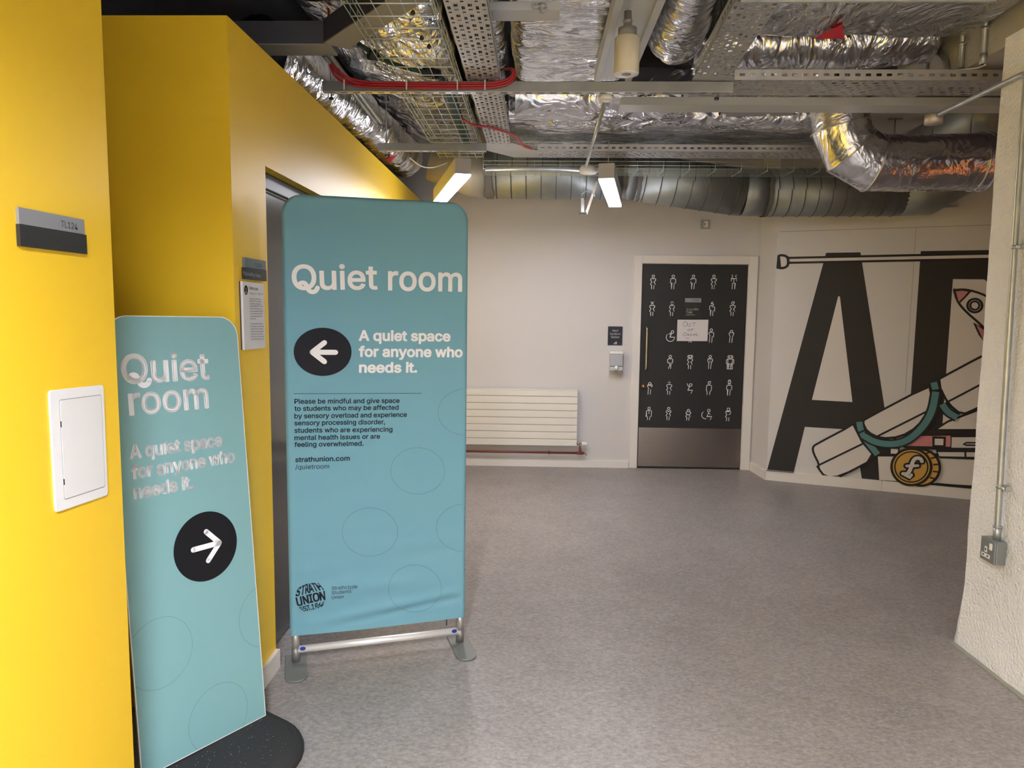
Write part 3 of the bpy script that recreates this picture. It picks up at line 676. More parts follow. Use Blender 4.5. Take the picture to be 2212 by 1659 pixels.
# biography card
cb = thing('biography_card', 'white printed card with round portrait under the Counselling Room plate', 'notice', (XA, 2.96, 1.39))
q0_, q1_ = PY12.loc(*Z3(152, 558)), PY12.loc(*Z3(470, 1475)); q2_ = PY12.loc(*Z3(182, 1505)); q3_ = PY12.loc(*Z3(447, 597))
obj('card', MB().prism([PY12.P(*q, 0) for q in (q0_, q3_, q1_, q2_)], (-.009, 0, 0)), M_paper, cb)
obj('backing_plate', MB().prism([PY12.P(q[0]-.006, q[1], -.0092) for q in (q0_, q3_, q1_, q2_)], (-.0025, 0, 0)), M_bsign, cb)
pc = PY12.loc(*Z3(199, 680)); rr_ = abs(PY12.loc(*Z3(199, 615))[1]-PY12.loc(*Z3(199, 747))[1])/2
t = MB(); fill(t, PY12, ring(pc, rr_*1.0, rr_, 24), .0008); obj('portrait_disc', t, M_ink, cb, fixn=False)
t = MB(); fill(t, PY12, ring((pc[0]-.001, pc[1]+.004), .005, .006, 12), .0012); fill(t, PY12, [(pc[0]-.012, pc[1]-.013), (pc[0]+.01, pc[1]-.013), (pc[0]+.005, pc[1]-.004), (pc[0]-.006, pc[1]-.004)], .0012)
obj('portrait_figure', t, mat('grey_print', (.25, .25, .25), .7), cb, fixn=False)
ltext([('Audre Lorde', *Z3(242, 672), *Z3(363, 690), 7.5, 0, False)], M_ink, PY12, yl(PY12), cb, d=.0008)
ltext([('18 February 1934 \u2013 17 November 1992', *Z3(245, 738), *Z3(436, 752), 5.0, 0, False)], mat('grey_print', (.25, .25, .25), .7), PY12, yl(PY12), cb, d=.0008)
body = ['Audre Lorde was an American writer', 'poet and influential voice of the Black', 'Arts Movement in the 1960s and 70s.', 'Her work explored identity and equality', 'and confronted injustices of', 'racism, sexism, classism and homophobia.', 'She became one of the most admired', 'and celebrated feminist thinkers', 'of the 20th century.', None,
        'In 1980 Lorde and fellow writer Barbara', 'Smith founded the first small Kitchen', 'Table: Women of Color Press, dedicated', 'to furthering the writings of black feminists.', 'She argued that it is not our differences', 'that divide us, but our inability to recognise,', 'accept and celebrate those differences.']
rows = [(248, 808, 405), (248, 840, 408), (250, 876, 408), (251, 910, 433), (252, 945, 418), (253, 980, 433), (254, 1014, 423), (255, 1050, 427), (257, 1085, 338), None, (258, 1155, 427), (259, 1190, 446), (260, 1225, 430), (261, 1260, 443), (262, 1295, 430), (263, 1330, 446), (264, 1366, 438)]
ltext([(s, *Z3(r[0], r[1]), *Z3(r[2], r[1]+(8 if r[1] < 900 else 2)-(r[1]-900)*.012), 3.2, 0, False) for s, r in zip(body, rows) if s], mat('dark_grey_print', (.09, .09, .09), .7), PY12, yl(PY12), cb, d=.0008)
# access panel
ap = thing('service_hatch', 'white plastic access hatch set crookedly in the near yellow pier', 'hatch', (XA, 1.785, 1.1))
cs = [PY.loc(*q) for q in ((102, 844), (220, 831), (230, 1069), (117, 1108))]
def quad(cs, fx0, fx1, fy0, fy1):
    a, b_, c_, d_ = [Vector(q) for q in cs]
    f_ = lambda x, y: (a.lerp(b_, x)).lerp(d_.lerp(c_, x), y); return [f_(fx0, fy0), f_(fx1, fy0), f_(fx1, fy1), f_(fx0, fy1)]
def rnd(pts, r0):
    o = []; n = len(pts)
    for i in range(n):
        p, a, b_ = Vector(pts[i]), Vector(pts[i-1]), Vector(pts[(i+1) % n]); s_, e_ = p+(a-p).normalized()*r0, p+(b_-p).normalized()*r0
        for k in range(6): t_ = k/5; o.append(s_*(1-t_)**2+p*2*t_*(1-t_)+e_*t_*t_)
    return o
obj('hatch_frame', MB().prism([PY.P(*q, .0) for q in rnd(cs, .012)], (.005, 0, 0)), M_whitep, ap, .0015)
obj('hatch_door', MB().prism([PY.P(*q, .004) for q in rnd(quad(cs, .16, .93, .09, .91), .006)], (.0022, 0, 0)), mat('white_plastic_door', (.76, .75, .73), .35), ap, .0007)
g_ = MB(); stroke(g_, PY, rnd(quad(cs, .155, .935, .086, .914), .006), .0022, True, .0052); obj('hatch_gap', g_, mat('gap_grey', (.35, .34, .32), .6), ap, fixn=False)
for fy in (.26, .74):
    q = quad(cs, .15, .165, fy, fy+.05); obj('hinge_slot', MB().prism([PY.P(*k, .0055) for k in q], (.0008, 0, 0)), M_ink, ap)

# ------------------------------------------------------------------ far wall items
PF = Plane((0, YF, 0), (1, 0, 0), (0, 0, 1))
def fz(px, py): return PF.loc(px, py)
# radiator
ra = thing('radiator', 'long cream slatted wall radiator behind the teal banner', 'radiator', (0, YF-.06, .2))
rx1, rz1 = PF.loc(1247, 842)[0], .80; YR = YF-.085
def rl(py): return Plane((0, YR, 0), (1, 0, 0), (0, 0, 1)).loc(1200, py)[1]
zt = [rl(843), rl(856.5), rl(872), rl(887), rl(902.5), rl(918), rl(933), rl(948.5), rl(963.5)]
rx1 = Plane((0, YR, 0), (1, 0, 0), (0, 0, 1)).loc(1247, 900)[0]; rx0 = -1.0
for i in range(8): obj('radiator_slat', MB().box((rx0, YR, zt[i+1]+.0025), (rx1, YR+.012, zt[i]-.0025)), M_rad, ra, .002)
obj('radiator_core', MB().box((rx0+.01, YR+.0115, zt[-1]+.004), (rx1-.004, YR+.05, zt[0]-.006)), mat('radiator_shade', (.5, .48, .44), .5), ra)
obj('top_grille', MB().box((rx0, YR, zt[0]-.001), (rx1, YR+.06, zt[0]+.006)), M_rad, ra, .002)
zv = rl(959); xv = rx1
obj('valve', MB().tube([(xv-.01, YR+.03, zv), (xv+.05, YR+.03, zv)], .011, 10).tube([(xv+.035, YR+.03, zv), (xv+.035, YR+.03, zv-.03)], .009, 10).lathe((xv+.012, YR+.03, zv), [(.016, 0), (.016, .012)], 6, (1, 0, 0)), M_chrome, ra)
obj('thermostat_head', MB().lathe((xv+.05, YR+.03, zv), [(.012, 0), (.02, .006), (.021, .02), (.018, .028), (.021, .03), (.02, .05), (.012, .056)], 16, (1, 0, 0)), M_whitep, ra)
pp = thing('heating_pipe', 'red brown heating pipe along the skirting under the radiator', 'pipe', (0, YF-.05, .12))
zp_ = rl(979)
obj('pipe_run', MB().tube([(-1.1, YR+.03, zp_), (xv+.03, YR+.03, zp_)], .011, 12), M_pipe, pp)
obj('tee_fitting', MB().tube([(xv+.0, YR+.03, zp_), (xv+.07, YR+.03, zp_)], .015, 12).tube([(xv+.035, YR+.03, zp_), (xv+.035, YR+.03, zp_+.045)], .014, 12).tube([(xv+.035, YR+.03, zp_+.03), (xv+.035, YR+.03, zv-.025)], .011, 12), M_pipe, pp)
obj('drain_cock', MB().tube([(xv+.07, YR+.03, zp_), (xv+.095, YR+.025, zp_)], .009, 8).tube([(xv+.09, YR+.025, zp_), (xv+.1, YR+.01, zp_-.02)], .006, 8), M_brass, pp)
px_ = PF.loc(1186, 979)[0]
obj('pipe_clip', MB().tube([(px_, YR+.03+.015*math.cos(k*math.pi/6), zp_+.017*math.sin(k*math.pi/6)) for k in range(13)], .004, 6).tube([(px_, YF-.001, zp_), (px_, YR+.045, zp_)], .004, 6), M_blackp, pp)
# hand sanitiser sign and dispenser
a, c = PF.loc(1313.5, 705), PF.loc(1344, 746)
hs = thing('sanitiser_sign', 'small navy sign reading Hand Sanitiser Station left of the black door', 'sign', (a[0], YF, c[1]))
obj('sign_panel', MB().box((a[0], YF-.004, c[1]), (c[0], YF, a[1])), M_navy, hs)
PF4 = Plane((0, YF-.004, 0), (1, 0, 0), (0, 0, 1)); Z4 = lambda x, y: (1240+x/2.861, 480+y/2.861)
t_ = [('Hand', *Z4(236, 676), *Z4(274, 676), 4.6, .04, False), ('Sanitiser', *Z4(221, 696), *Z4(288, 696), 4.6, .04, False), ('Station', *Z4(228, 716), *Z4(280, 716), 4.6, .04, False)]
ltext(t_, M_wprint, PF4, PF4.loc, hs, d=.0008)
t = MB(); q = Vector(PF4.loc(*Z4(257, 745))); fill(t, PF4, ring((q.x+.004, q.y+.006), .006, .006, 12), .0008)
stroke(t, PF4, [(q.x-.018, q.y-.006), (q.x-.006, q.y-.002), (q.x+.012, q.y-.006)], .004, d=.0008); stroke(t, PF4, [(q.x-.018, q.y-.012), (q.x+.014, q.y-.012)], .003, d=.0008)
obj('hand_symbol', t, M_wprint, hs, fixn=False)
a, c = PF.loc(1315, 758), PF.loc(1344, 800)
hd = thing('soap_dispenser', 'clear and white wall dispenser under the navy sanitiser sign', 'dispenser', (a[0], YF, c[1]))
xm = (a[0]+c[0])/2
obj('back_plate', MB().box((a[0]+.006, YF-.02, c[1]-.02), (c[0]-.006, YF, a[1]-.005)), M_whitep, hd, .004)
obj('cover', MB().box((a[0]+.004, YF-.09, c[1]+.045), (c[0]-.004, YF-.02, a[1]-.028)), M_glassp, hd, .01)
obj('lid', MB().box((a[0], YF-.095, a[1]-.03), (c[0], YF-.005, a[1])), M_whitep, hd, .01)
obj('push_bar', MB().box((a[0]+.002, YF-.1, c[1]+.002), (c[0]-.002, YF-.03, c[1]+.042)), mat('pale_grey_plastic', (.5, .52, .56), .3), hd, .008)
obj('push_button', MB().lathe((xm, YF-.1, c[1]+.035), [(.0, 0), (.02, 0), (.02, .008), (.015, .014), (.0, .014)], 16, (0, -1, 0)), M_whitep, hd)
obj('nozzle', MB().tube([(xm, YF-.06, c[1]+.005), (xm, YF-.06, c[1]-.03)], .012, 10), mat('beige_nozzle', (.5, .46, .38), .4), hd)
# small box high on the wall
a, c = PF.loc(1513, 475), PF.loc(1533, 495)
al = thing('call_unit', 'small grey square call unit high above the black door', 'sensor', (a[0], YF, c[1]))
obj('unit_body', MB().box((a[0], YF-.02, c[1]), (c[0], YF, a[1])), mat('grey_green_plastic', (.38, .4, .37), .4), al, .003)
obj('unit_lens', MB().box((a[0]+.03, YF-.027, c[1]+.018), (c[0]-.022, YF-.0205, a[1]-.014)), M_whitep, al, .003)
obj('unit_slot', MB().box((a[0]+.036, YF-.0285, c[1]+.03), (a[0]+.042, YF-.0272, a[1]-.03)), M_ink, al)

# ------------------------------------------------------------------ mural
mt = thing('mural', 'black and white painted mural of giant letters, rocket and coin', 'mural', MA+mu*.8)
class ML:
    d = .001
def mfill(pts, ma, name, st=None, sw=10, cl=True, step=.0006):
    p = [mz(*q) for q in pts]; ML.d += step
    t = MB(); t.add([PMv.P(*q, ML.d) for q in p], [tuple(range(len(p)))]); tri(t); obj(name, t, ma, mt, fixn=False)
    if st: mline(p, sw, cl, raw=True)
def tri(t):
    from mathutils.geometry import tessellate_polygon
    tr = tessellate_polygon([[Vector((p.dot(mu), p.z, 0)) for p in t.v]]); t.f = [tuple(q) for q in tr]; t.sm = [False]*len(t.f)
PMv = Plane(MA, mu, (0, 0, 1)); PMv.n = -mn
def mline(pts, sw=10, cl=False, raw=False, ma=None, name='outline', cap=True):
    p = pts if raw else [mz(*q) for q in pts]; ML.d += .0004
    t = MB(); stroke(t, PMv, p, sw*.00168, cl, ML.d, cap=cap); obj(name, t, ma or M_mline, mt, fixn=False)
def arc(pts, it=3): return [tuple(q) for q in smooth(pts, it)]
mfill([(103,1478),(262,1492),(328,1222),(620,1240),(668,1530),(872,1552),(660,180),(455,183)], M_mblack, 'letter_shape')
mfill([(527,443),(537,443),(612,1074),(370,1061)], M_mwhite, 'letter_counter')
mfill([(1020,173),(1640,163),(1720,260),(1740,900),(1500,1300),(940,1330)], M_mblack, 'letter_shape')
mfill([(1212,340),(1400,342),(1480,420),(1500,900),(1400,1200),(1150,1200)], M_mwhite, 'letter_counter')
# rod with D handle
mline([(232,228),(1600,200)], 38, name='rod_outline'); mline([(232,228),(1600,200)], 15, ma=M_mwhite, name='rod')
mfill(arc([(172,198),(205,198),(228,212),(228,258),(205,274),(172,274)], 1), M_mwhite, 'handle_shape', True, 13)
# rocket
mfill(arc([(1218,405),(1290,400),(1400,432),(1560,520),(1620,700),(1500,740),(1380,612),(1300,545),(1240,480),(1218,405)], 2), M_mwhite, 'rocket', True, 11)
mfill([(1222,409),(1268,404),(1315,412),(1282,448),(1246,484),(1232,448)], M_mpink, 'rocket_nose', True, 9)
mline(ring((1342,498), 44, 40, 24), 11, True); mline(ring((1342,498), 27, 25, 20), 9, True)
mfill([(1340,605),(1400,640),(1400,715),(1370,670)], M_mpink, 'rocket_fin', True, 9)
# books, pound notes behind the beam
mfill([(760,1385),(1600,1395),(1600,1600),(770,1545)], M_mwhite, 'book', True, 12)
mfill([(1110,1235),(1180,1190),(1440,1090),(1600,1080),(1600,1245),(1100,1240)], M_mwhite, 'sheet', True, 10)
mfill([(860,1265),(1200,1268),(1200,1352),(920,1340),(862,1290)], M_mpink, 'pink_block', True, 11)
mfill([(1200,1270),(1600,1275),(1600,1362),(1200,1352)], M_mwhite, 'book', True, 12)
mfill([(1095,1284),(1162,1286),(1160,1338),(1095,1335)], M_mwhite, 'block_label', True, 11)
mline([(1600,1318),(1290,1315),(1275,1325),(1290,1330),(1600,1332)], 8)
mfill([(1110,1360),(1600,1368),(1600,1415),(1130,1402)], M_mwhite, 'book', True, 10); mline([(1285,1368),(1285,1408)], 9)
mfill([(835,1345),(888,1348),(888,1388),(835,1385)], M_mwhite, 'note_tab', True, 9)
# long rolled tube in three lengths with teal straps
mfill(arc([(618,1207),(400,1322),(375,1340),(378,1375),(415,1447),(402,1458),(450,1522),(545,1515),(752,1406),(670,1310)], 1), M_mwhite, 'tube_end', True, 11)
mline([(415,1447),(668,1324)], 10); mline([(540,1516),(750,1406)], 10)
mfill(arc([(680,1178),(1060,978),(1078,1000),(1082,1060),(1060,1130),(1000,1220),(900,1280),(780,1290),(700,1250),(676,1200)], 1), M_mwhite, 'tube_middle', True, 11)
mline([(750,1282),(1060,1126)], 10)
mfill(arc([(1128,935),(1370,805),(1600,690),(1600,990),(1350,1112),(1262,1150),(1180,1080),(1135,990)], 1), M_mwhite, 'tube_right', True, 11)
mline([(1182,1070),(1600,850)], 10)
def strap(pts, w_=36):
    p = arc(pts); mline(p, w_+18, name='strap_outline', cap=False); mline(p, w_, ma=M_mteal, name='strap', cap=False)
strap([(652,1190),(660,1240),(700,1310),(762,1385)], 30)
strap([(1095,955),(1108,1000)], 30); strap([(672,1270),(760,1320),(900,1325),(1010,1250),(1085,1140),(1108,1010)], 32)
strap([(1145,1085),(1180,1135),(1236,1165)], 30)
mline([(645,1258),(690,1238)], 9); mline([(1080,1005),(1128,1000)], 9)
# coin
mfill(ring((1020,1462), 112, 108, 36), M_mgold, 'coin_edge', True, 12)
for k in range(5): 
    t_ = -1.0+k*.42; mline([(1000+98*math.cos(t_), 1460+98*math.sin(t_)), (1022+112*math.cos(t_), 1460+112*math.sin(t_))], 8)
mfill(ring((962,1458), 118, 108, 40, rot=0), M_mgold, 'coin_face', True, 12)
mline(ring((962,1458), 98, 90, 40), 7, True)
PO = [(1030,1425),(1022,1410),(990,1408),(968,1430),(962,1455),(945,1500),(920,1515),(965,1520)]
mline(arc([(1025,1425),(1015,1405),(985,1405),(968,1430),(958,1470),(940,1500),(912,1498)],2), 36); mline([(912,1498),(955,1520),(962,1505)], 34); mline([(935,1452),(1000,1450)], 34)
mline(arc([(1025,1425),(1015,1405),(985,1405),(968,1430),(958,1470),(940,1500),(912,1498)],2), 18, ma=M_mwhite, name='pound_sign'); mline([(912,1498),(955,1520),(962,1505)], 16, ma=M_mwhite, name='pound_sign'); mline([(935,1452),(1000,1450)], 15, ma=M_mwhite, name='pound_sign')
mline([(100,1479),(262,1492)], 4); mline([(1110,1557),(1600,1600)], 9)

# ------------------------------------------------------------------ right pier: socket and conduit
xs = XP-.02
PR = Plane((XP-.03, 0, 0), (0, -1, 0), (0, 0, 1)); PR.n = Vector((-1, 0, 0))
def rp(px, py): q = at(px, py, x=XP-.028); return q
cz = rp(2196, 165).z; cyy = rp(2185, 528).y
cn = thing('conduit', 'galvanised conduit down the right pier to the socket', 'conduit', (xs, cyy, .6))
yv = rp(2150, 1150).y
obj('conduit_pipe', MB().tube(smooth([(xs, yv, .60), (xs, (yv+cyy)/2, 1.3), (xs, cyy, cz-.35), (xs, cyy, cz-.07), (xs, cyy, cz), (xs, cyy+.08, cz), (xs, cyy+.3, cz), (xs, 4.02, cz)], 2), .0125, 12), M_steel, cn)
for py in (534, 1056):
    z_ = rp(2190-(py-534)*.04, py).z; y_ = cyy+(yv-cyy)*max(0, (cz-z_)/2.0)
    obj('saddle_clip', MB().tube([(xs, y_, z_-.008), (xs, y_, z_+.008)], .016, 12).box((xs-.002, y_-.045, z_-.009), (XP+.0, y_-.012, z_+.009)).lathe((xs, y_-.034, z_), [(.01, 0), (.01, .012), (.004, .016)], 10, (-1, 0, 0)), M_steel, cn)
obj('coupling', MB().tube([(xs, yv, .6), (xs, yv, .66)], .016, 12).tube([(xs, yv, .655), (xs, yv, .662)], .019, 12), M_steel, cn)
jbx = at(2060, 232, y=4.05)
obj('junction_box', MB().lathe((xs, 4.06, cz-.035), [(.0, 0), (.045, 0), (.045, .045), (.0, .045)], 20), mat('pale_galvanised', (.55, .5, .46), .45, .5), cn)
sk = thing('wall_socket', 'grey metal-clad switched socket low on the right pier', 'socket', (xs, yv, .48))
YB0, YB1, ZB0, ZB1 = yv-.045, yv+.058, .495, .600
obj('back_box', MB().box((XP-.045, YB0, ZB0), (XP+.0, YB1, ZB1)), M_socket, sk, .004)
obj('face_plate', MB().box((XP-.053, YB0, ZB0), (XP-.0455, YB1, ZB1)), M_socket, sk, .003)
obj('rocker_switch', MB().box((XP-.058, yv-.03, .556), (XP-.0532, yv-.012, .585)), M_whitep, sk, .002)
obj('socket_insert', MB().box((XP-.0545, yv-.014, .513), (XP-.0532, yv+.044, .530)).box((XP-.0545, yv+.008, .536), (XP-.0532, yv+.024, .562)), M_whitep, sk)
obj('pin_holes', MB().box((XP-.0552, yv-.006, .519), (XP-.0546, yv+.006, .525)).box((XP-.0552, yv+.024, .519), (XP-.0546, yv+.036, .525)).box((XP-.0552, yv+.013, .543), (XP-.0546, yv+.019, .555)), M_ink, sk)

# ------------------------------------------------------------------ lights
def batten(p, q, label, md, group, louvre=False):
    p, q = Vector(p), Vector(q); c = (p+q)/2
    t = thing('batten_light', label, 'light', (c.x, c.y, p.z), group)
    obj('housing', MB().obox(p+Vector((0, 0, .012)), q+Vector((0, 0, .012)), .105, .10), M_lamp, t, .003)
    obj('diffuser', MB().obox(p, q, .1, .0118), md, t)
    d = (q-p)
    if louvre:  # blades and sides added on unseen battens to dim walls near lamp height
        dn, sd = d.normalized(), d.cross(Vector((0, 0, 1))).normalized(); nb = int(d.length/.09); dz_ = Vector((0, 0, -.014))
        for k in range(nb+1): c_ = p+d*(k/nb)+dz_; obj('added_louvre_blade', MB().obox(c_-sd*.048, c_+sd*.048, .0015, .013), M_lamp, t)
        for sg in (-1, 1): obj('added_louvre_side', MB().obox(p+sd*sg*.0505+dz_, q+sd*sg*.0505+dz_, .0015, .026), M_lamp, t)
    for k in (.15, .85):
        r0 = p+d*k; obj('suspension_wire', MB().tube([r0+Vector((0, 0, .111)), r0+Vector((0, 0, .30))], .0025, 6), M_steel, t)
batten((-.478, 4.89, 2.45), (-.79, 6.14, 2.45), 'bright linear batten above the top right of the banner', M_diff, None)
batten((.459, 5.03, 2.45), (.654, 6.3, 2.45), 'bright linear batten hanging before the spiral duct', M_diff, None)
batten((-.38, -.8, 2.45), (-.3, .5, 2.45), 'linear batten overhead behind the camera position', M_diff2, None, True)
batten((.75, -3.3, 2.45), (.75, -2.0, 2.45), 'linear batten farther behind the camera position', M_diff2, None, True)
batten((4.6, 1.2, 2.45), (4.6, 2.5, 2.45), 'unseen batten added as fill light right of the pier', M_diff3, None)  # added out of view for ambient light from the open side
ol = thing('orange_lamp', 'glowing orange wall lamp hidden behind the right pier', 'light', (3.6, 3.35, 1.2))
obj('glow_tube', MB().tube([(3.6, 3.4, .5), (3.6, 3.4, 2.3)], .06, 16), M_orange, ol)
obj('lamp_base', MB().lathe((3.6, 3.4, 0), [(.14, .0), (.14, .02), (.03, .03), (.03, .5)], 20), M_blackp, ol)

